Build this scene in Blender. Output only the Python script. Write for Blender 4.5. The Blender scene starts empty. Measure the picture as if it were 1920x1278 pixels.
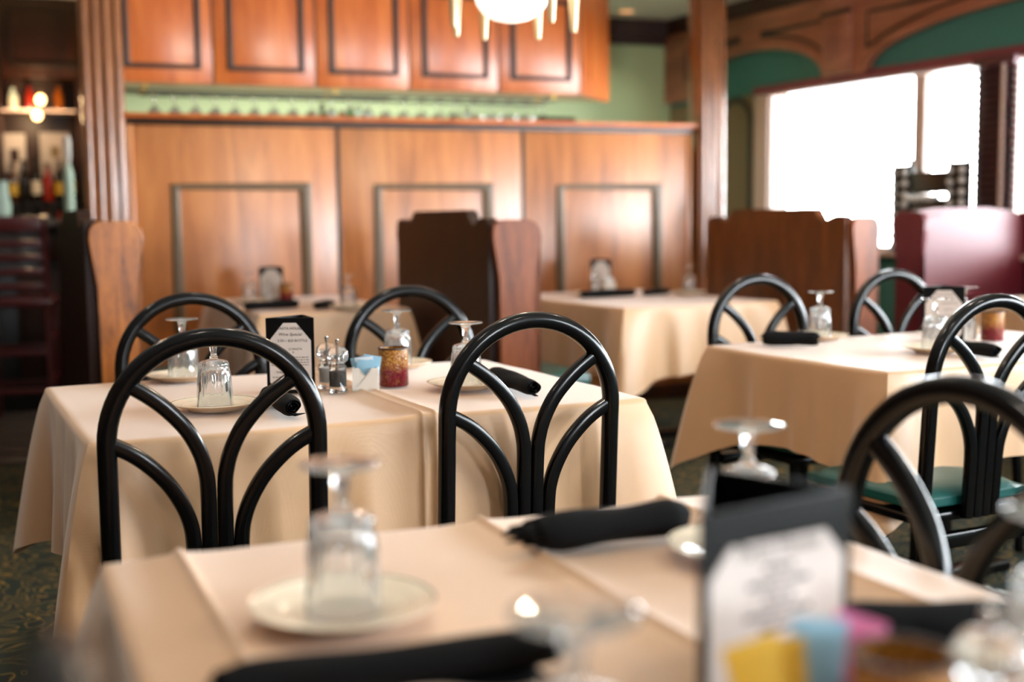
import bpy, bmesh, math, random
from mathutils import Vector, Matrix
R = math.radians
sin, cos, pi, exp = math.sin, math.cos, math.pi, math.exp
sc = bpy.context.scene
COL = sc.collection
rnd = random.Random(7)

# ------------------------------------------------------------------ camera
HC = 1.16
FPX, PITCH, ROLL = 2283.4, R(5.613), R(0.56)
_F = Vector((0, cos(PITCH), -sin(PITCH)))
_R0, _D0 = Vector((1, 0, 0)), -Vector((0, sin(PITCH), cos(PITCH)))
_R = _R0 * cos(ROLL) + _D0 * sin(ROLL)
_D = _D0 * cos(ROLL) - _R0 * sin(ROLL)
cam = bpy.data.cameras.new('camera')
camo = bpy.data.objects.new('camera', cam)
COL.objects.link(camo)
mw = Matrix((_R, -_D, -_F)).transposed().to_4x4()
mw.translation = (0, 0, HC)
camo.matrix_world = mw
cam.sensor_width = 36
cam.lens = FPX / 1920 * 36
cam.clip_start = 0.05
cam.dof.use_dof = True
cam.dof.focus_distance = 2.5
cam.dof.aperture_fstop = 1.72
sc.camera = camo

# ------------------------------------------------------------------ light
world = bpy.data.worlds.new('World')
sc.world = world
world.use_nodes = True
wb = world.node_tree.nodes['Background']
wb.inputs[0].default_value = (0.88, 0.95, 1.0, 1)
wb.inputs[1].default_value = 44.0
sc.view_settings.view_transform = 'Standard'
sc.view_settings.look = 'None'
sc.view_settings.exposure = 0.13
sc.view_settings.gamma = 1
sc.view_settings.use_curve_mapping = False


def lamp(name, kind, loc, power, color=(1, 0.75, 0.5), size=0.1, rot=(0, 0, 0)):
    l = bpy.data.lights.new(name, kind)
    l.energy = power
    l.color = color
    if kind == 'AREA':
        l.shape = 'RECTANGLE'
        l.size, l.size_y = size
    elif kind == 'SPOT':
        l.spot_size = R(110)
        l.spot_blend = 0.6
        l.shadow_soft_size = size
    else:
        l.shadow_soft_size = size
    o = bpy.data.objects.new(name, l)
    o.location = loc
    o.rotation_euler = rot
    COL.objects.link(o)
    return o


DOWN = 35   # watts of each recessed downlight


# ------------------------------------------------------------------ pixel -> room
def ray(px, py):
    return _F + _R * ((px - 960) / FPX) + _D * ((py - 639) / FPX)


def at(px, py, z):
    r = ray(px, py)
    return Vector((0, 0, HC)) + r * ((z - HC) / r.z)


def atY(px, py, Y):
    r = ray(px, py)
    return Vector((0, 0, HC)) + r * (Y / r.y)


# ------------------------------------------------------------------ materials
def lin(c):
    return tuple(((x / 255) / 12.92 if x / 255 <= 0.04045 else ((x / 255 + 0.055) / 1.055) ** 2.4) for x in c) + (1,)


def newmat(name):
    m = bpy.data.materials.new(name)
    m.use_nodes = True
    nt = m.node_tree
    return m, nt, nt.nodes['Principled BSDF'], nt.links


def plain(name, rgb, rough=0.5, metal=0.0, spec=0.5, bump=0.0, bscale=200, var=0.0, vscale=8, coat=0, sheen=0, emit=None):
    m, nt, b, lk = newmat(name)
    b.inputs['Base Color'].default_value = lin(rgb)
    b.inputs['Roughness'].default_value = rough
    b.inputs['Metallic'].default_value = metal
    b.inputs['Specular IOR Level'].default_value = spec
    b.inputs['Coat Weight'].default_value = coat
    b.inputs['Sheen Weight'].default_value = sheen
    if emit:
        b.inputs['Emission Color'].default_value = lin(emit[0])
        b.inputs['Emission Strength'].default_value = emit[1]
    tc = nt.nodes.new('ShaderNodeTexCoord')
    if var:
        n = nt.nodes.new('ShaderNodeTexNoise')
        n.inputs['Scale'].default_value = vscale
        n.inputs['Detail'].default_value = 4
        lk.new(tc.outputs['Object'], n.inputs['Vector'])
        mx = nt.nodes.new('ShaderNodeMix')
        mx.data_type = 'RGBA'
        lk.new(n.outputs['Fac'], mx.inputs['Factor'])
        mx.inputs['A'].default_value = tuple(x * (1 - var) for x in lin(rgb)[:3]) + (1,)
        mx.inputs['B'].default_value = tuple(min(1, x * (1 + var)) for x in lin(rgb)[:3]) + (1,)
        lk.new(mx.outputs['Result'], b.inputs['Base Color'])
    if bump:
        n = nt.nodes.new('ShaderNodeTexNoise')
        n.inputs['Scale'].default_value = bscale
        lk.new(tc.outputs['Object'], n.inputs['Vector'])
        bp = nt.nodes.new('ShaderNodeBump')
        bp.inputs['Strength'].default_value = bump
        bp.inputs['Distance'].default_value = 0.002
        lk.new(n.outputs['Fac'], bp.inputs['Height'])
        lk.new(bp.outputs['Normal'], b.inputs['Normal'])
    return m


def wood(name, dark, mid, light, rough=0.35, axis=2, scale=1.0, spec=0.5, coat=0.0, grain=0.5):
    m, nt, b, lk = newmat(name)
    tc = nt.nodes.new('ShaderNodeTexCoord')
    oi = nt.nodes.new('ShaderNodeObjectInfo')
    ad = nt.nodes.new('ShaderNodeVectorMath')
    ad.operation = 'ADD'
    mu = nt.nodes.new('ShaderNodeMath')
    mu.operation = 'MULTIPLY'
    mu.inputs[1].default_value = 13
    lk.new(oi.outputs['Random'], mu.inputs[0])
    lk.new(tc.outputs['Object'], ad.inputs[0])
    lk.new(mu.outputs[0], ad.inputs[1])
    mp = nt.nodes.new('ShaderNodeMapping')
    s = [5 * scale] * 3
    s[axis] = 0.7 * scale
    mp.inputs['Scale'].default_value = s
    lk.new(ad.outputs[0], mp.inputs['Vector'])
    n = nt.nodes.new('ShaderNodeTexNoise')
    n.inputs['Scale'].default_value = 1.6
    n.inputs['Detail'].default_value = 5
    n.inputs['Distortion'].default_value = 1.2
    lk.new(mp.outputs[0], n.inputs['Vector'])
    n2 = nt.nodes.new('ShaderNodeTexNoise')
    n2.inputs['Scale'].default_value = 16
    n2.inputs['Detail'].default_value = 3
    lk.new(mp.outputs[0], n2.inputs['Vector'])
    mm = nt.nodes.new('ShaderNodeMix')
    mm.data_type = 'FLOAT'
    mm.inputs['Factor'].default_value = grain * 0.6
    lk.new(n.outputs['Fac'], mm.inputs['A'])
    lk.new(n2.outputs['Fac'], mm.inputs['B'])
    cr = nt.nodes.new('ShaderNodeValToRGB')
    cr.color_ramp.elements[0].position = 0.32
    cr.color_ramp.elements[0].color = lin(dark)
    cr.color_ramp.elements[1].position = 0.68
    cr.color_ramp.elements[1].color = lin(light)
    e = cr.color_ramp.elements.new(0.5)
    e.color = lin(mid)
    lk.new(mm.outputs['Result'], cr.inputs['Fac'])
    lk.new(cr.outputs['Color'], b.inputs['Base Color'])
    b.inputs['Roughness'].default_value = rough
    b.inputs['Specular IOR Level'].default_value = spec
    b.inputs['Coat Weight'].default_value = coat
    b.inputs['Coat Roughness'].default_value = 0.3 if coat == 1 else 0.25
    return m


def glassmat(name, rgb=(255, 255, 255), rough=0.0, ior=1.5):
    m, nt, b, lk = newmat(name)
    b.inputs['Base Color'].default_value = lin(rgb)
    b.inputs['Roughness'].default_value = rough
    b.inputs['IOR'].default_value = ior
    b.inputs['Transmission Weight'].default_value = 1
    return m


def mix_glow(m, amount, rgb=(225, 238, 242)):
    # milky diffuse mixed in, imitating window light glowing in the glass
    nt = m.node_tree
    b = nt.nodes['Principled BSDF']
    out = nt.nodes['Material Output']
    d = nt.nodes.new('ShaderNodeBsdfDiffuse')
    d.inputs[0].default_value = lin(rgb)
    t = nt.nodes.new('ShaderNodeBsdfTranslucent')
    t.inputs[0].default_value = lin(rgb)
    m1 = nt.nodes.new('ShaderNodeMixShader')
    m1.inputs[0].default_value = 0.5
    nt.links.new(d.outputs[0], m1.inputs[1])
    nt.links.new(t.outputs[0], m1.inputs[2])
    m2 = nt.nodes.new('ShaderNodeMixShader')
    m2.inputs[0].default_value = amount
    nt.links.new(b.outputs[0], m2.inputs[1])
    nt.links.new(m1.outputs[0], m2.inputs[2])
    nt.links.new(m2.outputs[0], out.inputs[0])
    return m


def panemat():
    m = bpy.data.materials.new('window_pane')
    m.use_nodes = True
    nt = m.node_tree
    nt.nodes.clear()
    out = nt.nodes.new('ShaderNodeOutputMaterial')
    mix = nt.nodes.new('ShaderNodeMixShader')
    t = nt.nodes.new('ShaderNodeBsdfTransparent')
    g = nt.nodes.new('ShaderNodeBsdfGlossy')
    g.inputs['Roughness'].default_value = 0.02
    mix.inputs[0].default_value = 0.05
    nt.links.new(t.outputs[0], mix.inputs[1])
    nt.links.new(g.outputs[0], mix.inputs[2])
    nt.links.new(mix.outputs[0], out.inputs[0])
    return m


def clothmat(name, rgb, rough=0.5):
    m = plain(name, rgb, rough, spec=0.7, sheen=0.55)
    nt = m.node_tree
    b = nt.nodes['Principled BSDF']
    b.inputs['Sheen Roughness'].default_value = 0.45
    tc = nt.nodes.new('ShaderNodeTexCoord')
    hs = []
    for ax in (0, 1):
        w = nt.nodes.new('ShaderNodeTexWave')
        w.bands_direction = 'XY'[ax]
        w.inputs['Scale'].default_value = 260
        w.inputs['Distortion'].default_value = 2.0
        nt.links.new(tc.outputs['Object'], w.inputs['Vector'])
        hs.append(w)
    ad = nt.nodes.new('ShaderNodeMath')
    ad.operation = 'ADD'
    nt.links.new(hs[0].outputs['Fac'], ad.inputs[0])
    nt.links.new(hs[1].outputs['Fac'], ad.inputs[1])
    bp = nt.nodes.new('ShaderNodeBump')
    bp.inputs['Strength'].default_value = 0.15
    bp.inputs['Distance'].default_value = 0.0006
    nt.links.new(ad.outputs[0], bp.inputs['Height'])
    nt.links.new(bp.outputs['Normal'], b.inputs['Normal'])
    return m


def carpetmat():
    m, nt, b, lk = newmat('carpet_green_gold')
    tc = nt.nodes.new('ShaderNodeTexCoord')
    n = nt.nodes.new('ShaderNodeTexNoise')
    n.inputs['Scale'].default_value = 5.5
    n.inputs['Detail'].default_value = 1.2
    n.inputs['Distortion'].default_value = 1.6
    lk.new(tc.outputs['Object'], n.inputs['Vector'])
    cr = nt.nodes.new('ShaderNodeValToRGB')
    els = cr.color_ramp.elements
    g1, g2, gold = (15, 28, 20), (21, 38, 26), (156, 122, 50)
    els[0].position, els[0].color = 0.0, lin(g1)
    els[1].position, els[1].color = 1.0, lin(g2)
    for p, c in ((0.37, g2), (0.385, gold), (0.40, g1), (0.485, g1), (0.50, gold), (0.515, g2), (0.60, g2), (0.612, gold), (0.625, g1)):
        e = els.new(p)
        e.color = lin(c)
    lk.new(n.outputs['Fac'], cr.inputs['Fac'])
    lk.new(cr.outputs['Color'], b.inputs['Base Color'])
    b.inputs['Roughness'].default_value = 0.95
    n2 = nt.nodes.new('ShaderNodeTexNoise')
    n2.inputs['Scale'].default_value = 300
    lk.new(tc.outputs['Object'], n2.inputs['Vector'])
    bp = nt.nodes.new('ShaderNodeBump')
    bp.inputs['Strength'].default_value = 0.4
    bp.inputs['Distance'].default_value = 0.004
    lk.new(n2.outputs['Fac'], bp.inputs['Height'])
    lk.new(bp.outputs['Normal'], b.inputs['Normal'])
    return m


def platemat():
    m, nt, b, lk = newmat('ivory_china_green_line')
    tc = nt.nodes.new('ShaderNodeTexCoord')
    mp = nt.nodes.new('ShaderNodeVectorMath')
    mp.operation = 'MULTIPLY'
    mp.inputs[1].default_value = (1, 1, 0)
    lk.new(tc.outputs['Object'], mp.inputs[0])
    ln = nt.nodes.new('ShaderNodeVectorMath')
    ln.operation = 'LENGTH'
    lk.new(mp.outputs[0], ln.inputs[0])
    cr = nt.nodes.new('ShaderNodeValToRGB')
    cr.color_ramp.interpolation = 'CONSTANT'
    els = cr.color_ramp.elements
    iv, gr = (244, 230, 206), (60, 80, 66)
    els[0].position, els[0].color = 0, lin(iv)
    els[1].position, els[1].color = 0.0712 * 8, lin((196, 190, 172))
    for p, c in ((0.0719 * 8, iv), (0.0918 * 8, gr), (0.0936 * 8, iv)):
        e = els.new(p)
        e.color = lin(c)
    mu = nt.nodes.new('ShaderNodeMath')
    mu.operation = 'MULTIPLY'
    mu.inputs[1].default_value = 8
    lk.new(ln.outputs['Value'], mu.inputs[0])
    lk.new(mu.outputs[0], cr.inputs['Fac'])
    lk.new(cr.outputs['Color'], b.inputs['Base Color'])
    b.inputs['Roughness'].default_value = 0.15
    return m


def mosaicmat():
    m, nt, b, lk = newmat('red_gold_mosaic_glass')
    tc = nt.nodes.new('ShaderNodeTexCoord')
    v = nt.nodes.new('ShaderNodeTexVoronoi')
    v.inputs['Scale'].default_value = 230
    lk.new(tc.outputs['Object'], v.inputs['Vector'])
    sp = nt.nodes.new('ShaderNodeSeparateXYZ')
    lk.new(tc.outputs['Object'], sp.inputs[0])
    mr = nt.nodes.new('ShaderNodeMapRange')
    mr.inputs['From Min'].default_value = 0.035
    mr.inputs['From Max'].default_value = 0.06
    lk.new(sp.outputs['Z'], mr.inputs['Value'])
    n = nt.nodes.new('ShaderNodeTexNoise')
    n.inputs['Scale'].default_value = 60
    lk.new(tc.outputs['Object'], n.inputs['Vector'])
    s1 = nt.nodes.new('ShaderNodeMath')
    s1.operation = 'MULTIPLY_ADD'
    lk.new(n.outputs['Fac'], s1.inputs[0])
    s1.inputs[1].default_value = 1.2
    s1.inputs[2].default_value = -0.6
    s2 = nt.nodes.new('ShaderNodeMath')
    s2.operation = 'ADD'
    s2.use_clamp = True
    lk.new(s1.outputs[0], s2.inputs[0])
    lk.new(mr.outputs[0], s2.inputs[1])
    mx = nt.nodes.new('ShaderNodeMix')
    mx.data_type = 'RGBA'
    mx.inputs['A'].default_value = lin((134, 24, 48))
    mx.inputs['B'].default_value = lin((206, 150, 66))
    lk.new(s2.outputs[0], mx.inputs['Factor'])
    cr = nt.nodes.new('ShaderNodeValToRGB')
    cr.color_ramp.elements[0].position = 0.25
    cr.color_ramp.elements[0].color = (1, 1, 1, 1)
    cr.color_ramp.elements[1].position = 0.6
    cr.color_ramp.elements[1].color = (0.42, 0.32, 0.3, 1)
    lk.new(v.outputs['Distance'], cr.inputs['Fac'])
    m2 = nt.nodes.new('ShaderNodeMix')
    m2.data_type = 'RGBA'
    m2.blend_type = 'MULTIPLY'
    m2.inputs['Factor'].default_value = 1
    lk.new(mx.outputs['Result'], m2.inputs['A'])
    lk.new(cr.outputs['Color'], m2.inputs['B'])
    lk.new(m2.outputs['Result'], b.inputs['Base Color'])
    b.inputs['Roughness'].default_value = 0.12
    bp = nt.nodes.new('ShaderNodeBump')
    bp.inputs['Strength'].default_value = 0.6
    bp.inputs['Distance'].default_value = 0.002
    lk.new(v.outputs['Distance'], bp.inputs['Height'])
    lk.new(bp.outputs['Normal'], b.inputs['Normal'])
    return m


M = dict(
    cloth=clothmat('peach_tablecloth', (211, 167, 124), 0.42),
    black=plain('black_lacquer', (5, 5, 6), 0.18, spec=0.3),
    teal=plain('teal_vinyl', (10, 78, 74), 0.35, bump=0.1, bscale=300),
    glass=mix_glow(glassmat('clear_glass'), 0.065),
    pane=panemat(),
    china=platemat(),
    napkin=plain('black_napkin_cloth', (9, 10, 13), 0.85, spec=0.2, bump=0.3, bscale=900),
    folder=plain('black_leatherette', (5, 6, 7), 0.4, spec=0.16, bump=0.15, bscale=900),
    card=plain('cream_menu_card', (206, 196, 190), 0.75),
    ink=plain('grey_print', (52, 48, 46), 0.8),
    white=plain('white_ceramic', (235, 232, 226), 0.2),
    paper=plain('white_paper', (228, 232, 238), 0.7),
    blue=plain('blue_packet', (150, 196, 220), 0.6),
    pink=plain('pink_packet', (226, 120, 170), 0.6),
    yellow=plain('yellow_packet', (232, 186, 60), 0.6),
    mosaic=mosaicmat(),
    pepper=plain('peppercorns', (46, 36, 28), 0.8, var=0.7, vscale=300),
    salt=plain('salt', (235, 235, 235), 0.8),
    chrome=plain('chrome', (200, 200, 200), 0.15, metal=1),
    panel=wood('cherry_panel', (150, 86, 38), (182, 110, 54), (200, 130, 70), 0.33, 2, 1.0, coat=1.0, grain=0.35),
    cabinet=wood('orange_cherry', (168, 82, 32), (196, 102, 44), (212, 120, 56), 0.28, 2, 1.0, coat=0.25, grain=0.35),
    post=wood('post_wood', (104, 60, 30), (142, 86, 46), (168, 106, 60), 0.22, 2, 1.5, coat=0.5),
    darkwood=wood('dark_walnut', (36, 17, 9), (52, 25, 13), (66, 33, 17), 0.38, 2, 1.2, grain=0.6),
    oak=wood('oak', (84, 40, 10), (160, 90, 28), (190, 116, 44), 0.35, 2, 2.6, coat=0.05, grain=0.5),
    boothwood=wood('booth_wood', (88, 42, 18), (124, 64, 32), (146, 80, 42), 0.4, 2, 1.4, spec=0.3),
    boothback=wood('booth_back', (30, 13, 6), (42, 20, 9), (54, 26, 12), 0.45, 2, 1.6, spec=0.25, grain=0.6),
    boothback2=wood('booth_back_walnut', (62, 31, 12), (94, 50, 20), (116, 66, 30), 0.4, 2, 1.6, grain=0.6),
    maroon=plain('maroon_vinyl', (96, 22, 32), 0.42, spec=0.5, var=0.12, vscale=3),
    trimolive=plain('olive_moulding', (92, 68, 36), 0.4, var=0.25, vscale=6),
    trimdark=plain('dark_moulding', (44, 26, 15), 0.4, var=0.2, vscale=6),
    green=plain('green_wall_paint', (178, 194, 146), 0.8, bump=0.05, bscale=150),
    tealwall=plain('teal_wall_paint', (66, 128, 122), 0.8),
    taupe=plain('taupe_wall_panel', (128, 110, 78), 0.7),
    valance=wood('valance_wood', (138, 84, 62), (164, 104, 78), (182, 122, 94), 0.4, 0, 1.2),
    plum=plain('plum_window_trim', (128, 58, 68), 0.5),
    casing=plain('pale_casing', (214, 190, 178), 0.5),
    ceiling=plain('white_ceiling', (240, 238, 232), 0.9, bump=0.15, bscale=60),
    carpet=carpetmat(),
    tile=plain('dark_floor_tile', (74, 62, 54), 0.35, var=0.25, vscale=5),
    grout=plain('grout', (40, 34, 30), 0.9),
    plaster=plain('brown_wall_paint', (92, 66, 46), 0.8),
    mahogany=plain('mahogany_chair', (78, 24, 26), 0.3, coat=0.2),
    barblack=plain('bar_front_dark', (20, 13, 10), 0.4),
    stone=plain('bar_top_stone', (96, 90, 84), 0.25, var=0.2, vscale=20),
    brass=plain('brass', (190, 150, 70), 0.3, metal=1),
    alab=plain('alabaster_shade', (250, 236, 220), 0.4, emit=((255, 240, 222), 1.6)),
    cone=plain('gold_glass_drop', (232, 200, 150), 0.3, metal=0.1),
    bulb=plain('warm_bulb', (255, 200, 130), 0.4, emit=((255, 200, 130), 9)),
    downlight=plain('downlight_lens', (255, 190, 130), 0.4, emit=((255, 176, 110), 1.1)),
    fill_tube=plain('fill_tube_glow', (255, 244, 226), 0.5, emit=((255, 240, 220), 4)),
    slat=plain('pink_brown_slat', (92, 48, 52), 0.5),
    metalblack=plain('black_wire', (14, 26, 26), 0.3, spec=0.6),
    shelfglass=glassmat('shelf_glass', (220, 240, 235)),
    screen=plain('black_screen', (10, 11, 14), 0.25),
)
BOTTLE = dict(
    amber=plain('amber_liquor', (170, 88, 18), 0.08, spec=0.7),
    red=plain('red_liquor', (150, 34, 16), 0.08, spec=0.7),
    dark=plain('dark_bottle', (14, 12, 12), 0.08, spec=0.7),
    green=plain('green_bottle', (34, 110, 40), 0.08, spec=0.7),
    clear=plain('pale_bottle', (196, 214, 204), 0.08, spec=0.7),
    mint=plain('mint_bottle', (196, 226, 210), 0.15, spec=0.7),
    brown=plain('brown_bottle', (66, 34, 14), 0.08, spec=0.7),
    gold=plain('gold_label', (206, 168, 60), 0.4),
    cream=plain('cream_label', (226, 214, 190), 0.5),
)


# ------------------------------------------------------------------ mesh helpers
class MB:
    def __init__(self):
        self.v, self.f = [], []

    def add(self, verts, faces):
        k = len(self.v)
        self.v += [tuple(p) for p in verts]
        self.f += [[i + k for i in q] for q in faces]
        return self

    def box(self, x0, x1, y0, y1, z0, z1, bev=0.0):
        bm = bmesh.new()
        bmesh.ops.create_cube(bm, size=1)
        for v in bm.verts:
            v.co = ((x0 + x1) / 2 + v.co.x * (x1 - x0), (y0 + y1) / 2 + v.co.y * (y1 - y0), (z0 + z1) / 2 + v.co.z * (z1 - z0))
        if bev:
            bmesh.ops.bevel(bm, geom=bm.edges[:] + bm.verts[:], offset=bev, segments=2, profile=0.5, affect='EDGES')
        bm.verts.index_update()
        r = self.add([v.co[:] for v in bm.verts], [[v.index for v in f.verts] for f in bm.faces])
        bm.free()
        return r

    def lathe(self, prof, n=32, c=(0, 0, 0), mod=None, closed=False):
        vs, fs = [], []
        m = len(prof)
        for i in range(n):
            a = 2 * pi * i / n
            for (r, z) in prof:
                rr = r * (mod(a, z, r) if mod else 1)
                vs.append((c[0] + rr * cos(a), c[1] + rr * sin(a), c[2] + z))
        for i in range(n):
            j = (i + 1) % n
            for k in range(m if closed else m - 1):
                l = (k + 1) % m
                fs.append([i * m + k, j * m + k, j * m + l, i * m + l])
        return self.add(vs, fs)

    def prism(self, poly, lo, hi, plane='xz'):
        # polygon outline extruded along the third axis
        def p3(a, b, t):
            return {'xz': (a, t, b), 'yz': (t, a, b), 'xy': (a, b, t)}[plane]
        bm = bmesh.new()
        v0 = [bm.verts.new(p3(a, b, lo)) for a, b in poly]
        v1 = [bm.verts.new(p3(a, b, hi)) for a, b in poly]
        n = len(poly)
        caps = [bm.faces.new(v0), bm.faces.new(v1[::-1])]
        for i in range(n):
            bm.faces.new((v0[i], v1[i], v1[(i + 1) % n], v0[(i + 1) % n]))
        bmesh.ops.triangulate(bm, faces=caps)
        bmesh.ops.recalc_face_normals(bm, faces=bm.faces[:])
        bm.verts.index_update()
        r = self.add([v.co[:] for v in bm.verts], [[v.index for v in f.verts] for f in bm.faces])
        bm.free()
        return r

    def sweep(self, path, w, d, N, closed=False, seg=8, sq=0.55):
        # planar path with plane normal N; superellipse section w (in plane) x d (along N)
        path = [Vector(p) for p in path]
        N = Vector(N).normalized()
        n = len(path)
        vs, fs = [], []
        sec = []
        for k in range(seg * 2):
            a = 2 * pi * (k + 0.5) / (seg * 2)
            c, s = cos(a), sin(a)
            sec.append((w / 2 * math.copysign(abs(c) ** sq, c), d / 2 * math.copysign(abs(s) ** sq, s)))
        for i, p in enumerate(path):
            if closed:
                t = path[(i + 1) % n] - path[i - 1]
            else:
                t = path[min(i + 1, n - 1)] - path[max(i - 1, 0)]
            b = N.cross(t.normalized()).normalized()
            miter = 1.0
            if 0 < i < n - 1 or closed:
                t1 = (path[i] - path[i - 1]).normalized()
                miter = 1 / max(0.5, t1.dot(t.normalized()))
            for (a, c) in sec:
                vs.append(p + b * (a * miter) + N * c)
        m = len(sec)
        for i in range(n if closed else n - 1):
            j = (i + 1) % n
            for k in range(m):
                l = (k + 1) % m
                fs.append([i * m + k, i * m + l, j * m + l, j * m + k])
        if not closed:
            fs.append(list(range(m))[::-1])
            fs.append([(n - 1) * m + k for k in range(m)])
        return self.add(vs, fs)

    def tube(self, a, b, r, n=10):
        a, b = Vector(a), Vector(b)
        t = (b - a).normalized()
        x = t.orthogonal().normalized()
        y = t.cross(x)
        vs = [p + x * (r * cos(2 * pi * k / n)) + y * (r * sin(2 * pi * k / n)) for p in (a, b) for k in range(n)]
        fs = [[k, (k + 1) % n, n + (k + 1) % n, n + k] for k in range(n)] + [list(range(n))[::-1], [n + k for k in range(n)]]
        return self.add(vs, fs)

    def mesh(self, name, mat, smooth=True, ang=40):
        me = bpy.data.meshes.new(name)
        me.from_pydata(self.v, [], self.f)
        bm = bmesh.new()
        bm.from_mesh(me)
        bmesh.ops.recalc_face_normals(bm, faces=bm.faces[:])
        bm.to_mesh(me)
        bm.free()
        me.materials.append(mat)
        if smooth:
            me.shade_smooth()
            me.set_sharp_from_angle(angle=R(ang))
        return me

    def build(self, name, mat, parent=None, smooth=True, ang=40):
        o = bpy.data.objects.new(name, self.mesh(name, mat, smooth, ang))
        COL.objects.link(o)
        if parent:
            o.parent = parent
        return o


def thing(name, label, cat, loc=(0, 0, 0), rotz=0, group=None, kind=None):
    o = bpy.data.objects.new(name, None)
    o.empty_display_size = 0.05
    COL.objects.link(o)
    o.location = loc
    o.rotation_euler = (0, 0, rotz)
    return tag(o, label, cat, group, kind)


def tag(o, label=None, cat=None, group=None, kind=None):
    if label:
        o['label'] = label
    if cat:
        o['category'] = cat
    if group:
        o['group'] = group
    if kind:
        o['kind'] = kind
    return o


def put(o, loc, rz=0):
    o.location = loc
    o.rotation_euler = (0, 0, rz)
    return o


def dup(root, loc, rz, label, group=None):
    r = root.copy()
    COL.objects.link(r)
    put(r, loc, rz)
    r['label'] = label
    if group:
        r['group'] = group
    for ch in list(root.children):
        c = ch.copy()
        COL.objects.link(c)
        c.parent = r
        for g in list(ch.children):
            d = g.copy()
            COL.objects.link(d)
            d.parent = c
    return r


def struct(name, mb, mat, loc=(0, 0, 0), rz=0, parent=None, smooth=False):
    o = mb.build(name, mat, parent, smooth)
    if parent is None:
        put(o, loc, rz)
        o['kind'] = 'structure'
    return o


# frames: partition / bar frame and window wall frame
PY = R(20.24)
PO = Vector((0, 7.5, 0))
WY = R(26.35)
WO = Vector((1.29, 9.9, 0))
WR = -(pi / 2 - WY)


def pw(u, w, z=0):
    return PO + Vector((cos(PY) * u - sin(PY) * w, sin(PY) * u + cos(PY) * w, z))


# ================================================================== STRUCTURE
CEIL = 2.72
fl = struct('floor', MB().box(-9, 9, -4.15, 14, -0.08, 0), M['carpet'])
# tiles by the bar: a patch laid a little proud of the carpet, tile by tile
tb = struct('trim_1', MB().box(-4.2, -2.55, -0.5, 2.6, 0.0, 0.006), M['grout'], PO + Vector((0, -0.2, 0)), PY)
tmesh = MB().box(-0.146, 0.146, -0.146, 0.146, 0.004, 0.013, 0.003).mesh('floor_tile', M['tile'])
for i in range(5):
    for j in range(10):
        t = bpy.data.objects.new('floor_tile', tmesh)
        COL.objects.link(t)
        t.parent = tb
        t.location = (-4.03 + 0.305 * i, -0.33 + 0.305 * j, 0)
struct('ceiling', MB().box(-9, 9, -4.2, 14, CEIL, CEIL + 0.1), M['ceiling'])
struct('wall_front', MB().box(-9, 9, -4.15, -4.0, 0, 0.9).box(-9, 9, -4.15, -4.0, 2.1, CEIL).box(-9, 4.6, -4.15, -4.0, 0.9, 2.1).box(6.2, 9, -4.15, -4.0, 0.9, 2.1), M['plaster'])
struct('wall_back', MB().box(-2.33, 2.06, 1.80, 1.95, 0, CEIL).box(-2.33, -2.2, 1.95, 3.35, 0, CEIL), M['green'], PO, PY)
struct('wall_left', MB().box(-6.5, -2.2, 3.3, 3.45, 0, CEIL), M['green'], PO, PY)
struct('wall_side', MB().box(-6.2, -6.05, -13, 3.3, 0, CEIL), M['plaster'], PO, PY)
struct('trim_2', MB().box(-2.3, 2.0, 1.71, 1.80, CEIL - 0.15, CEIL).box(-2.3, 2.0, 1.75, 1.80, CEIL - 0.19, CEIL - 0.15), M['darkwood'], PO, PY)

# window wall: x = along the wall towards the camera, -y = into the room
SILL, HEAD = 0.95, 2.05
WEND = 16.0
opens = [(1.262, 3.16), (3.40, 5.4), (5.52, 7.6), (7.72, 9.8), (9.92, 12.0), (12.12, 14.2)]
w = MB().box(-0.2, WEND, 0, 0.16, 0, SILL).box(-0.2, WEND, 0, 0.16, HEAD, CEIL)
xs = [-0.2] + [a for o in opens for a in o] + [WEND]
for k in range(0, len(xs), 2):
    w.box(xs[k], xs[k + 1], 0, 0.16, SILL, HEAD)
wr = struct('wall_right', w, M['tealwall'], WO, WR)
for k, (a, b) in enumerate(opens):
    wn = struct('window_%d' % (k + 1), MB().box(a, b, 0.0, 0.13, SILL, SILL + 0.03).box(a, b, 0.0, 0.13, HEAD - 0.025, HEAD)
                .box(a, a + 0.025, 0.0, 0.13, SILL, HEAD).box(b - 0.025, b, 0.0, 0.13, SILL, HEAD), M['casing'], WO, WR)
    mid = 2.62 if k == 0 else (a + b) / 2
    MB().box(mid - 0.05, mid + 0.05, 0.07, 0.14, SILL, HEAD, 0.006).build('mullion', M['casing'], wn)
    for (p, q) in ((a + 0.025, mid - 0.05), (mid + 0.05, b - 0.025)):
        MB().box(p, q, 0.105, 0.111, SILL + 0.03, HEAD - 0.025).build('pane', M['pane'], wn, False)
    MB().box(a - 0.04, b + 0.04, -0.10, 0.09, SILL - 0.03, SILL, 0.006).build('window_sill', M['casing'], wn)
    if k == 0:
        MB().box(a - 0.16, a, -0.02, 0.0, SILL, HEAD, 0.004).build('casing_board', M['casing'], wn)
struct('trim_3', MB().box(1.1, WEND, -0.035, 0.02, HEAD - 0.01, HEAD + 0.045, 0.005), M['plum'], WO, WR)
struct('trim_4', MB().box(0, WEND, -0.09, 0, CEIL - 0.12, CEIL).box(0, WEND, -0.06, 0, CEIL - 0.16, CEIL - 0.12), M['darkwood'], WO, WR)
# taupe panel with an arched moulding left of the first window
tp = struct('trim_5', MB().box(0.02, 1.13, -0.015, 0, 0.3, HEAD), M['taupe'], WO, WR)


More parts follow.
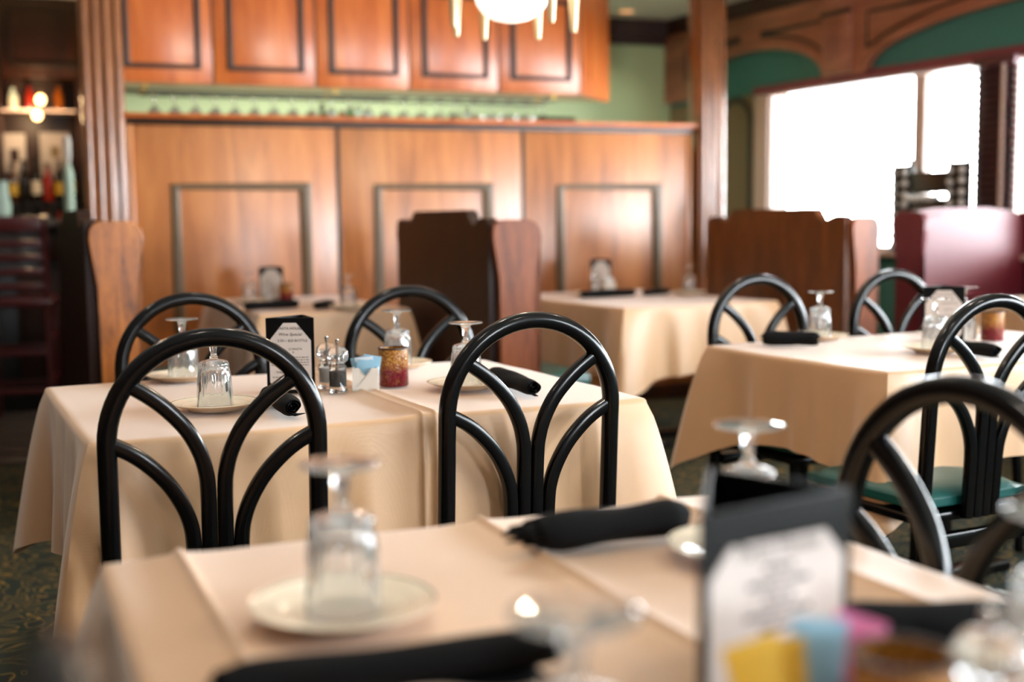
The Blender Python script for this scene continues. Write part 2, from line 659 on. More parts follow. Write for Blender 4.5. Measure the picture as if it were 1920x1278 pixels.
def archpath(s0, s1, z0, rise, n=24, y=-0.02):
    c, h = (s0 + s1) / 2, (s1 - s0) / 2
    return [(c - h * cos(pi * i / n), y, z0 + rise * sin(pi * i / n)) for i in range(n + 1)]


MB().sweep([(0.70, -0.02, 0.5)] + archpath(0.70, 1.06, 1.86, 0.17) + [(1.06, -0.02, 0.5)], 0.045, 0.02, (0, 1, 0)).build('panel_molding', M['trimdark'], tp)
# arched valance along the window wall
val = thing('arched_valance', 'reddish wood arched valance with raised mouldings above the bright window', 'valance', WO, WR)


def spandrel(s0, a0, a1, s1, z0, rise, ztop, name='spandrel'):
    arc = [(p[0], p[2]) for p in archpath(a0, a1, z0, rise, 40)]
    arc = [(s0, z0 - 0.02), (a0, z0 - 0.02)] + arc + [(a1, z0 - 0.02), (s1, z0 - 0.02)]
    m = MB()
    for (p, q) in zip(arc, arc[1:]):
        if q[0] - p[0] < 1e-6:
            continue
        vs = [(p[0], y, p[1]) for y in (-0.06, -0.005)] + [(q[0], y, q[1]) for y in (-0.06, -0.005)] + [(q[0], y, ztop) for y in (-0.06, -0.005)] + [(p[0], y, ztop) for y in (-0.06, -0.005)]
        m.add(vs, [[0, 2, 4, 6], [7, 5, 3, 1], [0, 1, 3, 2], [4, 5, 7, 6]])
    m.build(name, M['valance'], val, False)
    # rim of the arch
    MB().sweep(archpath(a0 - 0.02, a1 + 0.02, z0, rise + 0.02, 40, -0.06), 0.05, 0.03, (0, 1, 0)).build('arch_rim', M['valance'], val)
    h = (a1 - a0) / 2
    c = (a0 + a1) / 2
    for sg in (-1, 1):
        pts = []
        for i in range(13):
            th = R(22) + (R(82) - R(22)) * i / 12
            pts.append((c + sg * (h + 0.09) * cos(th), -0.06, z0 + (rise + 0.085) * sin(th)))
        top = max(pts[-1][2] + 0.015, z0 + rise + 0.10)
        pts.append((pts[-1][0], -0.06, top))
        pts.append((pts[0][0], -0.06, top))
        MB().sweep(pts, 0.02, 0.018, (0, 1, 0), closed=True, seg=4).build('spandrel_molding', M['trimdark'], val)


spandrel(0.0, 0.33, 1.885, 1.93, 2.10, 0.255, CEIL - 0.12)
spandrel(2.15, 2.285, 4.92, 5.05, 2.10, 0.245, CEIL - 0.12)
spandrel(5.05, 5.18, 7.8, 7.9, 2.10, 0.245, CEIL - 0.12)
pil = MB().box(1.91, 2.17, -0.10, 0, 2.09, CEIL - 0.12, 0.006)
pil.build('pilaster', M['valance'], val)
for k in range(5):
    MB().box(1.95 + 0.036 * k, 1.97 + 0.036 * k, -0.108, -0.1, 2.17, 2.42, 0.004).build('flute', M['valance'], val)
MB().box(0.0, 7.9, -0.085, 0, CEIL - 0.20, CEIL - 0.12, 0.01).build('cornice', M['valance'], val)
MB().box(1.91, 2.19, -0.115, -0.1, 2.46, 2.49, 0.004).build('pilaster_band', M['trimdark'], val)

for (a, b) in opens:
    c = WO + Vector((sin(WY), -cos(WY), 0)) * ((a + b) / 2) + Vector((cos(WY), sin(WY), 0)) * 0.2
    pl = lamp('window_portal', 'AREA', (c.x, c.y, (SILL + HEAD) / 2), 1, (1, 1, 1), (b - a, HEAD - SILL), (pi / 2, 0, WY + pi / 2))
    pl.data.cycles.is_portal = True
pl = lamp('window_portal', 'AREA', (5.4, -4.2, 1.5), 1, (1, 1, 1), (1.6, 1.2), (pi / 2, 0, 0))
pl.data.cycles.is_portal = True

# blind hanging on the dark pier and the edge of the next window
bl = thing('window_blind', 'pink brown slatted window blind hanging right of the bright window', 'blind', WO, WR)
MB().box(3.165, 3.46, -0.075, -0.02, HEAD - 0.05, HEAD, 0.004).build('head_rail', M['slat'], bl)
sm = MB().box(3.165, 3.46, -0.025, 0.025, -0.0018, 0.0018).mesh('slat', M['slat'], False)
for k in range(25):
    s = bpy.data.objects.new('slat', sm)
    COL.objects.link(s)
    s.parent = bl
    s.location = (0, -0.047, HEAD - 0.07 - 0.042 * k)
    s.rotation_euler = (R(-24), 0, 0)
MB().box(3.376, 3.402, -0.078, -0.076, SILL + 0.01, HEAD - 0.05).build('ladder_tape', M['casing'], bl, False)
struct('trim_6', MB().box(3.165, 3.372, -0.018, 0.0, SILL, HEAD), M['barblack'], WO, WR)

# ------------------------------------------------------------------ partition between dining room and bar
pt = thing('bar_partition', 'tall cherry wood partition with three framed panels in front of the bar', 'partition', PO, PY)
PT = 1.735
for (a, b) in ((-2.229, -1.075), (-1.055, 0.073), (0.093, 1.235)):
    MB().box(a, b, 0, 0.06, 0.1, PT, 0.004).build('panel', M['panel'], pt)
for u in (-1.065, 0.083):
    MB().box(u - 0.012, u + 0.012, -0.004, 0.05, 0.1, PT, 0.003).build('seam_strip', M['trimdark'], pt)
for u in (-2.215, 1.228):
    MB().box(u - 0.016, u + 0.016, -0.012, 0.05, 0.1, PT, 0.008).build('edge_bead', M['panel'], pt)
for (a, b) in ((-1.984, -1.26), (-0.832, -0.146), (0.327, 0.999)):
    MB().sweep([(a, -0.004, 0.3), (a, -0.004, 1.37), (b, -0.004, 1.37), (b, -0.004, 0.3)], 0.05, 0.026, (0, 1, 0), closed=True, seg=4, sq=0.8).build('panel_molding', M['trimolive'], pt, ang=20)
MB().box(-2.25, 1.262, -0.05, 0.16, PT + 0.006, PT + 0.034, 0.01).build('cap_rail', M['cabinet'], pt)
MB().box(-2.235, 1.245, -0.02, 0.08, PT - 0.03, PT + 0.006, 0.004).build('cap_molding', M['trimdark'], pt)
MB().box(-2.229, 1.235, -0.02, 0.06, 0, 0.1, 0.004).build('kick_board', M['darkwood'], pt)


def post(name, u0, u1, label, w0=-0.03):
    p = thing(name, label, 'post', PO, PY)
    MB().box(u0, u1, w0, w0 + 0.17, 0, CEIL - 0.005, 0.006).build('shaft', M['post'], p)
    n = 4
    st = (u1 - u0) / n
    for k in range(n):
        a = u0 + st * (k + 0.5)
        MB().tube((a, w0, 0.05), (a, w0, CEIL - 0.1), st * 0.32, 16).build('reed', M['post'], p)
    MB().box(u0 - 0.012, u1 + 0.012, w0 - 0.02, w0 + 0.18, 0, 0.14, 0.005).build('plinth', M['post'], p)


post('fluted_post', -2.455, -2.235, 'reeded wooden post at the left end of the partition beside the bar')
post('fluted_post', 1.275, 1.46, 'reeded wooden post at the right end of the partition near the windows', -0.06)

# hanging cabinets over the bar
CW = 0.28
CB = 1.965
CS = 0.104
cabs = [(-2.40, -1.823, 'leftmost orange cherry cabinet hanging above the partition, beside the reeded post'),
        (-1.823, -1.226, 'second orange cherry hanging cabinet from the left above the partition'),
        (-1.226, -0.648, 'middle orange cherry hanging cabinet with warm lamp glints on its door'),
        (-0.648, -0.07, 'orange cherry hanging cabinet directly left of the chandelier bowl'),
        (-0.07, 0.493, 'orange cherry hanging cabinet behind the chandelier, last with a framed door')]
for (a, b, lb) in cabs:
    a, b = a + CS, b + CS
    c = thing('hanging_cabinet', lb, 'cabinet', PO, PY, 'hanging cabinets above the bar')
    MB().box(a, b, CW + 0.02, CW + 0.36, CB, CEIL - 0.01).build('body', M['cabinet'], c, False)
    d = MB().box(a + 0.004, b - 0.004, CW, CW + 0.02, CB + 0.003, CEIL - 0.08, 0.003).build('door', M['cabinet'], c)
    MB().box(b - 0.009, b - 0.001, CW - 0.001, CW + 0.02, CB, CEIL - 0.01).build('seam', M['trimdark'], c, False)
    x0, x1 = a + 0.095, b - 0.085
    MB().sweep([(x0, CW - 0.004, CB + 0.095), (x0, CW - 0.004, CEIL - 0.18), (x1, CW - 0.004, CEIL - 0.18), (x1, CW - 0.004, CB + 0.095)], 0.032, 0.024, (0, 1, 0), closed=True, seg=4, sq=0.8).build('door_molding', M['trimdark'], d, ang=20)
c = thing('hanging_cabinet', 'angled end cabinet of plain orange cherry right of the chandelier', 'cabinet', PO, PY, 'hanging cabinets above the bar')
q = 0.36
MB().prism([(0.598, CW), (0.598 + q, CW + q), (0.598 + q, CW + q + 0.02), (0.598, CW + q + 0.02)], CB, CEIL - 0.01, 'xy').build('body', M['cabinet'], c, False)
for k, (zz, hh) in enumerate(((CB + 0.0, 0.0),)):
    MB().prism([(0.704, CW + 0.105), (0.939, CW + 0.34), (0.945, CW + 0.334), (0.71, CW + 0.099)], CB + 0.12, CEIL - 0.2, 'xy').build('end_panel', M['cabinet'], c, False)

# ------------------------------------------------------------------ booths
def booth(loc, rz, length, backm, endm, cushm, label, seat=0.45, wing=0.232, ztop=1.167, crest=True, back2=None):
    b = thing('booth_bench', label, 'booth', loc, rz, None)
    k = wing / 0.232
    out = [(0.040, 0.0), (0.040, 0.80), (0.028, 0.92), (0.008, 1.04), (0.0, 1.10), (0.006, 1.14), (0.03, 1.162), (0.07, 1.167),
           (0.165, 1.167), (0.205, 1.156), (0.226, 1.13), (0.232, 1.095), (0.227, 1.05), (0.210, 0.98), (0.194, 0.91), (0.186, 0.84), (0.187, 0.74), (0.196, 0.6), (0.212, 0.44), (0.22, 0)]
    dz = ztop - 1.167
    out = [((x - 0.05) * k, z + (dz if z > 0.5 else 0)) for x, z in out]
    L = length
    if crest:
        half = [(0.0, 1.10), (0.0, 1.155), (0.03, 1.172), (0.07, 1.176), (0.11, 1.168), (0.14, 1.150), (0.165, 1.142), (0.19, 1.150), (0.215, 1.175), (0.235, 1.203), (0.26, 1.212)]
        crs = half + [(L - y, z) for y, z in half[::-1]]
    else:
        crs = [(0, 1.15), (0.1, 1.17)] + [(L * t, 1.185) for t in (0.3, 0.5, 0.7)] + [(L - 0.1, 1.17), (L, 1.15)]
    MB().prism([(0, 0)] + [(y, z + dz) for y, z in crs] + [(L, 0)], -0.055, -0.005, 'yz').build('back_panel', backm, b, False)
    if back2:
        MB().prism([(0.02, 0.5)] + [(min(max(y, 0.02), L - 0.02), z + dz - 0.03) for y, z in crs] + [(L - 0.02, 0.5)], -0.005, 0.03, 'yz').build('back_cushion', back2, b, False)
    for y in (-0.032, L):
        m = MB().prism(out, y, y + 0.032, 'xz')
        e = m.build('end_panel', endm, b, True, 30)
        bv = e.modifiers.new('edge', 'BEVEL')
        bv.width = 0.007
        bv.segments = 2
        bv.limit_method = 'ANGLE'
    MB().box(0.0, seat, 0.003, L - 0.003, 0.40, 0.49, 0.03).build('seat_cushion', cushm, b)
    MB().box(0.0, seat - 0.03, 0.003, L - 0.003, 0.0, 0.395).build('seat_base', backm, b, False)
    return b


BY = R(25)
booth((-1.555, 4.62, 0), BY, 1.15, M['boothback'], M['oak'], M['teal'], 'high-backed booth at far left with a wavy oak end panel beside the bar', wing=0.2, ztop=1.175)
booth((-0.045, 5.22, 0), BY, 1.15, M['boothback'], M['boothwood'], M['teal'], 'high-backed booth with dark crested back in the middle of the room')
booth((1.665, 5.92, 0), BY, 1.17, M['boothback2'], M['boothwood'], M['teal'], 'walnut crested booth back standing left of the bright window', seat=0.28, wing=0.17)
booth((2.04, 6.35, 0), BY - pi / 2, 0.85, M['maroon'], M['maroon'], M['maroon'], 'glossy maroon booth bench against the window wall at far right', ztop=1.19, crest=False, back2=M['maroon'])


# ------------------------------------------------------------------ tables and cloths
TZ = 0.755


def make_table(name, loc, rz, wd, dp, lab, clab, L=0.3, seed=1, creases=(), corner=0.12, booth_leg=True):
    t = thing(name, lab, 'table', loc, rz, 'dining tables')
    x, y = wd / 2 - 0.004, dp / 2 - 0.004
    MB().box(-x, x, -y, y, TZ - 0.035, TZ - 0.004, 0.006).build('tabletop', M['darkwood'], t)
    MB().tube((0, 0, 0.03), (0, 0, TZ - 0.035), 0.045, 16).build('pedestal', M['black'], t)
    bs = MB()
    bs.box(-0.3, 0.3, -0.035, 0.035, 0, 0.035, 0.008).box(-0.035, 0.035, -0.3, 0.3, 0, 0.034, 0.008)
    bs.build('cross_base', M['black'], t)
    r = random.Random(seed)
    ph = [r.uniform(0, 6.28) for _ in range(8)]
    xs = set(round(-wd / 2 + wd * i / 44, 5) for i in range(45))
    for c in creases:
        for d in (-0.02, -0.01, -0.005, -0.0025, 0, 0.0025, 0.005, 0.01, 0.02):
            if abs(c + d) < wd / 2:
                xs.add(round(c + d, 5))
    for i in range(1, 6):
        xs.add(round(-wd / 2 + 0.012 * i, 5))
        xs.add(round(wd / 2 - 0.012 * i, 5))
    xs = sorted(xs)
    ys = sorted(set([round(-dp / 2 + dp * i / 44, 5) for i in range(45)] + [round(s * (dp / 2 - 0.012 * i), 5) for s in (-1, 1) for i in range(1, 6)]))

    def crease(x):
        h = 0
        for c in creases:
            d = x - c
            h += 0.0062 * exp(-(d / 0.0055) ** 2) + 0.003 * exp(-(d / 0.03) ** 2)
        return h

    def topz(x, y):
        z = crease(x) + 0.0012 * exp(-((y - dp * 0.17) / 0.006) ** 2)
        z += 0.0007 * sin(9 * x + 5 * y + ph[0]) + 0.0006 * sin(17 * y - 7 * x + ph[1])
        return TZ + z

    nx, ny = len(xs), len(ys)
    V = [(a, b, topz(a, b)) for b in ys for a in xs]
    Fc = [[j * nx + i, j * nx + i + 1, (j + 1) * nx + i + 1, (j + 1) * nx + i] for j in range(ny - 1) for i in range(nx - 1)]
    loop = [(i, 0) for i in range(nx - 1)] + [(nx - 1, j) for j in range(ny - 1)] + [(i, ny - 1) for i in range(nx - 1, 0, -1)] + [(0, j) for j in range(ny - 1, 0, -1)]
    prev = [j * nx + i for i, j in loop]
    rad = 0.012
    rows = [('r', a) for a in (30, 60, 90)] + [('d', k / 14) for k in range(1, 15)]
    per = 0
    for kind, val in rows:
        cur = []
        for (i, j) in loop:
            a, b = xs[i], ys[j]
            nxv = (-1 if i == 0 else 1 if i == nx - 1 else 0)
            nyv = (-1 if j == 0 else 1 if j == ny - 1 else 0)
            if nxv and nyv:
                dc, s, dirv = 0.0, a + b, Vector((nxv, nyv, 0)).normalized()
                oth = dirv
            elif nxv:
                dc, s = dp / 2 - abs(b), b
                dirv = Vector((nxv, 0, 0))
                oth = Vector((0, math.copysign(1, b), 0))
            else:
                dc, s = wd / 2 - abs(a), a + 0.7
                dirv = Vector((0, nyv, 0))
                oth = Vector((math.copysign(1, a), 0, 0))
            bl = exp(-(dc / 0.05) ** 2)
            dv = (dirv + oth * bl * 0.8).normalized() if not (nxv and nyv) else dirv
            z0 = topz(a, b)
            if kind == 'r':
                th = R(val)
                off, dz = rad * sin(th), rad * (1 - cos(th))
            else:
                t_ = val
                fl_ = 0.012 + 0.105 * exp(-(dc / 0.085) ** 1.4) - 0.02 * exp(-((dc - 0.19) / 0.06) ** 2)
                fold = (0.010 * sin(21 * s + ph[2] + 5 * nyv) + 0.006 * sin(37 * s + ph[3] + 3 * nxv) + 0.004 * sin(67 * s + ph[5])) * (1 - bl) * t_ ** 0.8
                cz = sum(0.010 * exp(-((s - (c + 0.7)) / 0.009) ** 2) for c in creases) if nyv and not nxv else 0
                off = rad + fl_ * (t_ ** 0.75) + fold + cz * min(1, 3 * t_)
                off = max(off, 0.004)
                H = L + corner * exp(-dc / 0.11)
                dz = rad + t_ * H
            cur.append(len(V))
            V.append((a + dv.x * off, b + dv.y * off, z0 - dz))
        n = len(loop)
        for k in range(n):
            Fc.append([prev[k], prev[(k + 1) % n], cur[(k + 1) % n], cur[k]])
        prev = cur
    mb = MB().add(V, Fc)
    cl = mb.build('tablecloth', M['cloth'], None, True, 60)
    put(cl, loc, rz)
    tag(cl, clab, 'tablecloth', 'peach tablecloths')
    return t, cl


def frame_from(corner, rz, wd, dp, which):
    u = Vector((cos(rz), sin(rz), 0))
    v = Vector((-sin(rz), cos(rz), 0))
    sx = 1 if which[1] == 'L' else -1
    sy = 1 if which[0] == 'F' else -1
    return Vector(corner) + u * (sx * wd / 2) + v * (sy * dp / 2)


T = {}


def tbl(key, cpt, which, yaw, wd, dp, lab, clab, **k):
    rz = R(yaw)
    c = frame_from((cpt[0], cpt[1], 0), rz, wd, dp, which)
    make_table('dining_table', c, rz, wd, dp, lab, clab, **k)
    T[key] = (c, rz, wd, dp)


tbl('T1', (-0.489, 1.43), 'BL', 23.5, 0.862, 1.12, 'nearest dining table under a peach cloth, cut by the bottom edge', 'peach tablecloth with ironed ridges on the nearest table, under the large blurred glass', L=0.3, seed=3, creases=(-0.347, 0.052, 0.335))
tbl('T2', (-0.79, 2.25), 'FL', 25.6, 1.205, 0.88, 'dining table in the middle with four black chairs and a mosaic candle', 'peach tablecloth on the middle table with four black chairs, a doubled crease running across it', L=0.31, seed=11, creases=(0.058, 0.088))
tbl('T3', (0.99, 3.185), 'FL', 26.3, 1.2, 0.80, 'dining table at right with a white sunlit top and three black chairs', 'peach tablecloth on the right table, its top sunlit white and left drop tan', L=0.25, seed=5, creases=(), corner=0.15)
tbl('F', (-1.13, 5.47), 'FL', 25, 0.70, 1.2, 'booth table in the left back beside the oak booth end', 'peach tablecloth on the booth table at the left back, under the partition', L=0.32, seed=8)
tbl('G', (0.525, 5.64), 'FL', 26.5, 0.88, 1.25, 'booth table in the back right between the dark booth and walnut booth', 'peach tablecloth on the booth table with the teal seat at its left', L=0.31, seed=9)
tbl('H', (2.33, 6.08), 'BL', 25, 0.62, 1.0, 'window booth table in front of the maroon bench at far right', 'peach tablecloth in front of the maroon bench, at the right edge', L=0.24, seed=13)


# ------------------------------------------------------------------ chairs
LEAN = math.tan(R(3.5))
ZT = 0.972
HW = 0.192


def make_chair(label):
    t = thing('arched_chair', label, 'chair', (0, 0, 0), 0, 'black arched dining chairs')
    N = Vector((0, 1, LEAN)).normalized()

    def P(x, z):
        return Vector((x, -LEAN * (z - 0.45), z))
    zc = ZT - 0.018 - HW
    path = [P(-HW, 0.40 + (zc - 0.40) * i / 8) for i in range(8)]
    path += [P(-HW * cos(pi * i / 32), zc + HW * sin(pi * i / 32)) for i in range(33)]
    path += [P(HW, zc - (zc - 0.40) * i / 8) for i in range(1, 9)]
    MB().sweep(path, 0.036, 0.034, N, seg=8, sq=0.8).build('back_frame', M['black'], t)

    def bez(pts, n=22):
        # Catmull-Rom through the points
        out = []
        q = [pts[0]] + pts + [pts[-1]]
        for i in range(1, len(q) - 2):
            for k in range(n // 4):
                s = k / (n // 4)
                o = []
                for d in (0, 1):
                    a, b, c, e = q[i - 1][d], q[i][d], q[i + 1][d], q[i + 2][d]
                    o.append(0.5 * (2 * b + (c - a) * s + (2 * a - 5 * b + 4 * c - e) * s * s + (3 * b - a - 3 * c + e) * s ** 3))
                out.append(tuple(o))
        out.append(pts[-1])
        return out
    up = [(0.150, 0.872), (0.115, 0.848), (0.083, 0.820), (0.052, 0.784), (0.030, 0.742), (0.0195, 0.705), (0.0155, 0.665), (0.0148, 0.55), (0.0145, 0.41)]
    lo = [(0.186, 0.764), (0.150, 0.744), (0.118, 0.718), (0.086, 0.682), (0.062, 0.640), (0.049, 0.602), (0.0445, 0.565), (0.0437, 0.50), (0.0435, 0.41)]
    for sg in (-1, 1):
        for src in (up, lo):
            MB().sweep([P(sg * x, z) for x, z in bez(src)], 0.0295, 0.026, N, seg=6, sq=0.6).build('back_bar', M['black'], t)
    MB().box(-0.175, 0.175, 0.0, 0.028, 0.335, 0.375, 0.005).build('rear_rail', M['black'], t)
    MB().box(-0.19, 0.19, 0.02, 0.41, 0.40, 0.425, 0.006).build('seat_frame', M['black'], t)
    bm = bmesh.new()
    bmesh.ops.create_cube(bm, size=1)
    bmesh.ops.subdivide_edges(bm, edges=bm.edges[:], cuts=7, use_grid_fill=True)
    for v in bm.verts:
        x, y, z = v.co * 2
        px, py = math.copysign(abs(x) ** 0.9, x), math.copysign(abs(y) ** 0.9, y)
        e = max(abs(x), abs(y))
        zz = 0.456 + (0.03 * (1 - 0.75 * e ** 6) if z > 0 else -0.03 * (1 - 0.5 * e ** 6)) * (1 if abs(z) > 0.99 else abs(z))
        taper = 1 - 0.06 * (1 - py) / 2
        v.co = (px * 0.205 * taper * (1 - 0.03 * (abs(y) ** 8)), 0.225 + py * 0.205 * (1 - 0.03 * abs(x) ** 8), zz)
    bm.verts.index_update()
    MB().add([v.co[:] for v in bm.verts], [[v.index for v in f.verts] for f in bm.faces]).build('seat', M['teal'], t, ang=80)
    bm.free()
    for sg in (-1, 1):
        MB().sweep([(sg * HW, 0.0, 0.41), (sg * HW, -0.01, 0.25), (sg * (HW + 0.006), -0.05, 0.0)], 0.034, 0.034, (1, 0, 0), sq=0.8).build('leg', M['black'], t)
        MB().sweep([(sg * 0.175, 0.39, 0.41), (sg * 0.18, 0.40, 0.2), (sg * 0.185, 0.41, 0.0)], 0.03, 0.03, (1, 0, 0), sq=0.8).build('leg', M['black'], t)
    return t


def chair_at(px, py, yaw, label, first=[None], z=ZT):
    a = at(px, py, z)
    rz = R(yaw)
    off = -LEAN * (ZT - 0.45)
    loc = Vector((a.x, a.y, 0)) - Vector((-sin(rz), cos(rz), 0)) * off
    if first[0] is None:
        first[0] = make_chair(label)
        return put(first[0], loc, rz)
    return dup(first[0], loc, rz, label)


chair_at(398, 613, 20, 'black arched chair in front of the middle table, left of its seam')
chair_at(1000, 580, 25, 'black arched chair in front of the middle table, right of the mosaic candle', z=0.976)
chair_at(355, 551, 205, 'black arched chair behind the middle table, next to the oak booth end', z=0.966)
chair_at(765, 543, 205, 'black arched chair behind the middle table, before the dark crested booth', z=0.957)
chair_at(1420, 519, 206, 'black arched chair behind the right table, left one before the walnut booth', z=0.962)
chair_at(1674, 507, 206, 'black arched chair behind the right table, partly hidden by the black menu holder', z=0.967)
chair_at(1868, 550, 26, 'black arched chair in front of the right table, showing its green seat below')
chair_at(1815, 703, 116, 'large blurred black arched chair at the right end of the nearest table')
dup(bpy.data.objects['arched_chair'], Vector((-0.18, 0.548, 0)), R(-66.5), 'out-of-focus black arched chair at the bottom left corner')

# ------------------------------------------------------------------ table ware
def goblet_mesh():
    out = [(0.0385, 0.0), (0.0390, 0.002), (0.0388, 0.02), (0.0382, 0.04), (0.0372, 0.058), (0.0355, 0.072), (0.0330, 0.083), (0.0318, 0.086),
           (0.0326, 0.090), (0.0322, 0.0945), (0.0290, 0.0985), (0.020, 0.1015), (0.0105, 0.1035), (0.0082, 0.106), (0.0092, 0.1085), (0.0066, 0.111),
           (0.0062, 0.116), (0.0078, 0.128), (0.0098, 0.140), (0.0118, 0.1455), (0.018, 0.1482), (0.030, 0.1498), (0.0405, 0.1508), (0.0418, 0.1522),
           (0.0405, 0.1535), (0.030, 0.1532), (0.012, 0.1526), (0.0005, 0.1524)]
    inn = [(0.0005, 0.0925), (0.014, 0.0918), (0.024, 0.0875), (0.0295, 0.080), (0.0325, 0.068), (0.0345, 0.05), (0.0355, 0.03), (0.0362, 0.01), (0.0368, 0.001)]
    prof = inn + out

    def mod(a, z, r):
        if r > 0.0375 and z > 0.12 or r < 0.0315:
            return 1
        if 0.012 < z < 0.084 and r > 0.0325:
            k = max(0.0, min(1, (z - 0.012) / 0.02)) * max(0.0, min(1, (0.084 - z) / 0.01 + 0.35))
            return 1 - 0.10 * k * abs(sin(5 * a)) ** 0.7
        if 0.084 <= z < 0.097 and r > 0.0315:
            return 1 - 0.06 * abs(sin(10 * a))
        return 1
    n = 80
    mb = MB()

    def mod2(a, z, r):
        return mod(a, z, r)
    vs, fs = [], []
    m = len(prof)
    ni = len(inn)
    for i in range(n):
        a = 2 * pi * i / n
        for k, (r, z) in enumerate(prof):
            rr = r if k < ni else r * mod2(a, z, r)
            vs.append((rr * cos(a), rr * sin(a), z))
    for i in range(n):
        j = (i + 1) % n
        for k in range(m - 1):
            fs.append([i * m + k, j * m + k, j * m + k + 1, i * m + k + 1])
    fs.append([i * m for i in range(n)])
    fs.append([i * m + m - 1 for i in range(n)])
    mb.add(vs, fs)
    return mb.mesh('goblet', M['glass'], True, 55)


GOB = goblet_mesh()
PLATE = MB().lathe([(0.0005, 0.0055), (0.045, 0.0055), (0.056, 0.0065), (0.064, 0.010), (0.078, 0.0135), (0.092, 0.0165), (0.0955, 0.018), (0.0955, 0.0165), (0.080, 0.010), (0.062, 0.0045), (0.058, 0.0), (0.053, 0.0), (0.050, 0.0025), (0.0005, 0.0025)], 64).mesh('plate', M['china'], True, 50)
PZ = TZ + 0.0042
n_g = [0]


def inst(name, me, loc, label, cat, group=None, rz=0):
    o = bpy.data.objects.new(name, me)
    COL.objects.link(o)
    put(o, loc, rz)
    return tag(o, label, cat, group)


def setting(x, y, glab, plab=None, plate=True):
    if plate:
        inst('bread_plate', PLATE, (x, y, PZ), plab, 'plate', 'side plates under the glasses', rz=rnd.random())
    inst('goblet', GOB, (x, y, PZ + (0.0062 if plate else 0.0006)), glab, 'glass', 'upside-down goblets', rz=rnd.random() * 6)


ZF = PZ + 0.0062 + 0.1535


def pset(px, py, glab, plab, dx=0, dy=0):
    p = at(px, py, ZF)
    setting(p.x + dx, p.y + dy, glab, plab)


setting(-0.175, 1.215, 'large blurred upside-down goblet nearest the left of the front table', 'ivory plate with green rim line under the large blurred goblet at left front')
setting(0.279, 1.425, 'upside-down goblet standing behind the large blurred menu holder', 'ivory plate half hidden behind the large blurred menu holder')
setting(0.038, 0.752, 'very blurred upside-down goblet cut by the bottom edge, only its foot showing', plate=False)
setting(0.447, 0.985, 'upside-down goblet at the right frame edge on the nearest table', 'ivory plate at the right frame edge on the nearest table')
setting(-0.852, 3.135, 'upside-down goblet on the middle table nearest the oak booth', 'ivory plate on the middle table nearest the oak booth')
setting(-0.648, 2.628, 'upside-down goblet seen through the left front chair arch', 'ivory plate seen through the left front chair arch')
setting(-0.318, 3.36, 'upside-down goblet behind the mosaic candle on the middle table', 'ivory plate behind the mosaic candle on the middle table')
setting(-0.112, 2.93, 'upside-down goblet overlapped by the right front chair arch', 'ivory plate behind the right front chair arch')
pset(1538, 546, 'upside-down goblet on the right table beside the thick black napkin', 'ivory plate on the right table beside the thick black napkin')
pset(1742, 557, 'upside-down goblet before the menu holder on the right table', 'ivory plate before the menu holder on the right table', 0, -0.06)
setting(1.57, 4.22, 'upside-down goblet right behind the menu holder on the right table', 'ivory plate behind the menu holder on the right table')
setting(-0.765, 5.70, 'upside-down goblet on the left back table, right one by itself', 'ivory plate with a lone goblet on the left back table')
setting(-1.33, 6.17, 'upside-down goblet in front of the white card on the left back table', 'ivory plate before the white card on the left back table')
setting(0.955, 6.55, 'upside-down goblet on the back right booth table', 'ivory plate under the goblet on the back right booth table')
inst('bread_plate', PLATE, (0.41, 6.55, PZ), 'ivory plate at the left of the back right booth table, behind the napkin', 'plate', 'side plates under the glasses')


def napkin_mesh(L, r, seed, flap=0.03, tip=0):
    q = random.Random(seed)
    ph = [q.uniform(0, 6) for _ in range(6)]
    nl, ns, nf = 30, 64, 8
    V, Fc = [], []
    for i in range(nl + 1):
        f = i / nl
        x = (f - 0.5) * L
        ends = min(f, 1 - f)
        tap = 1 - 0.22 * exp(-(ends / 0.06) ** 2) + 0.04 * sin(9 * f + ph[0])
        for j in range(ns + nf + 1):
            if j <= ns:
                g = j / ns
                th = -pi / 2 + 2 * pi * 2.6 * (1 - g) * -1
                rr = r * (0.22 + 0.78 * g ** 0.8) * tap * (1 + 0.05 * sin(2 * th + 5 * f + ph[1]) + 0.03 * sin(11 * f + 3 * th + ph[2]))
                y, z = rr * cos(th), rr * sin(th) * 0.82 + r * 0.82
                xx = x + (-0.045 * tip * (1 - g) * (1 - 2 * f) ** 6 if f < 0.5 else 0) + 0.012 * (1 - g) * (1 if f > 0.5 else -1) * (abs(f - 0.5) * 2) ** 6 * sin(3 * th)
            else:
                h = (j - ns) / nf
                y = flap * h * (0.7 + 0.4 * sin(5 * f + ph[3]))
                z = 0.0015 + 0.003 * h * (1 + sin(13 * f + ph[4]))
                xx = x
            V.append((xx, y, max(z, 0.0012)))
    m = ns + nf + 1
    for i in range(nl):
        for j in range(m - 1):
            Fc.append([i * m + j, i * m + j + 1, (i + 1) * m + j + 1, (i + 1) * m + j])
    return MB().add(V, Fc).mesh('rolled_napkin', M['napkin'], True, 70)


def napkin(a, b, r, label, seed, flap=0.03, tip=0):
    a, b = Vector((a[0], a[1], 0)), Vector((b[0], b[1], 0))
    d = b - a
    o = bpy.data.objects.new('rolled_napkin', napkin_mesh(d.length, r, seed, flap, tip))
    COL.objects.link(o)
    mid = (a + b) / 2
    put(o, (mid.x, mid.y, PZ), math.atan2(d.y, d.x))
    sd = o.modifiers.new('thickness', 'SOLIDIFY')
    sd.thickness = 0.0014
    return tag(o, label, 'napkin', 'rolled black napkins')


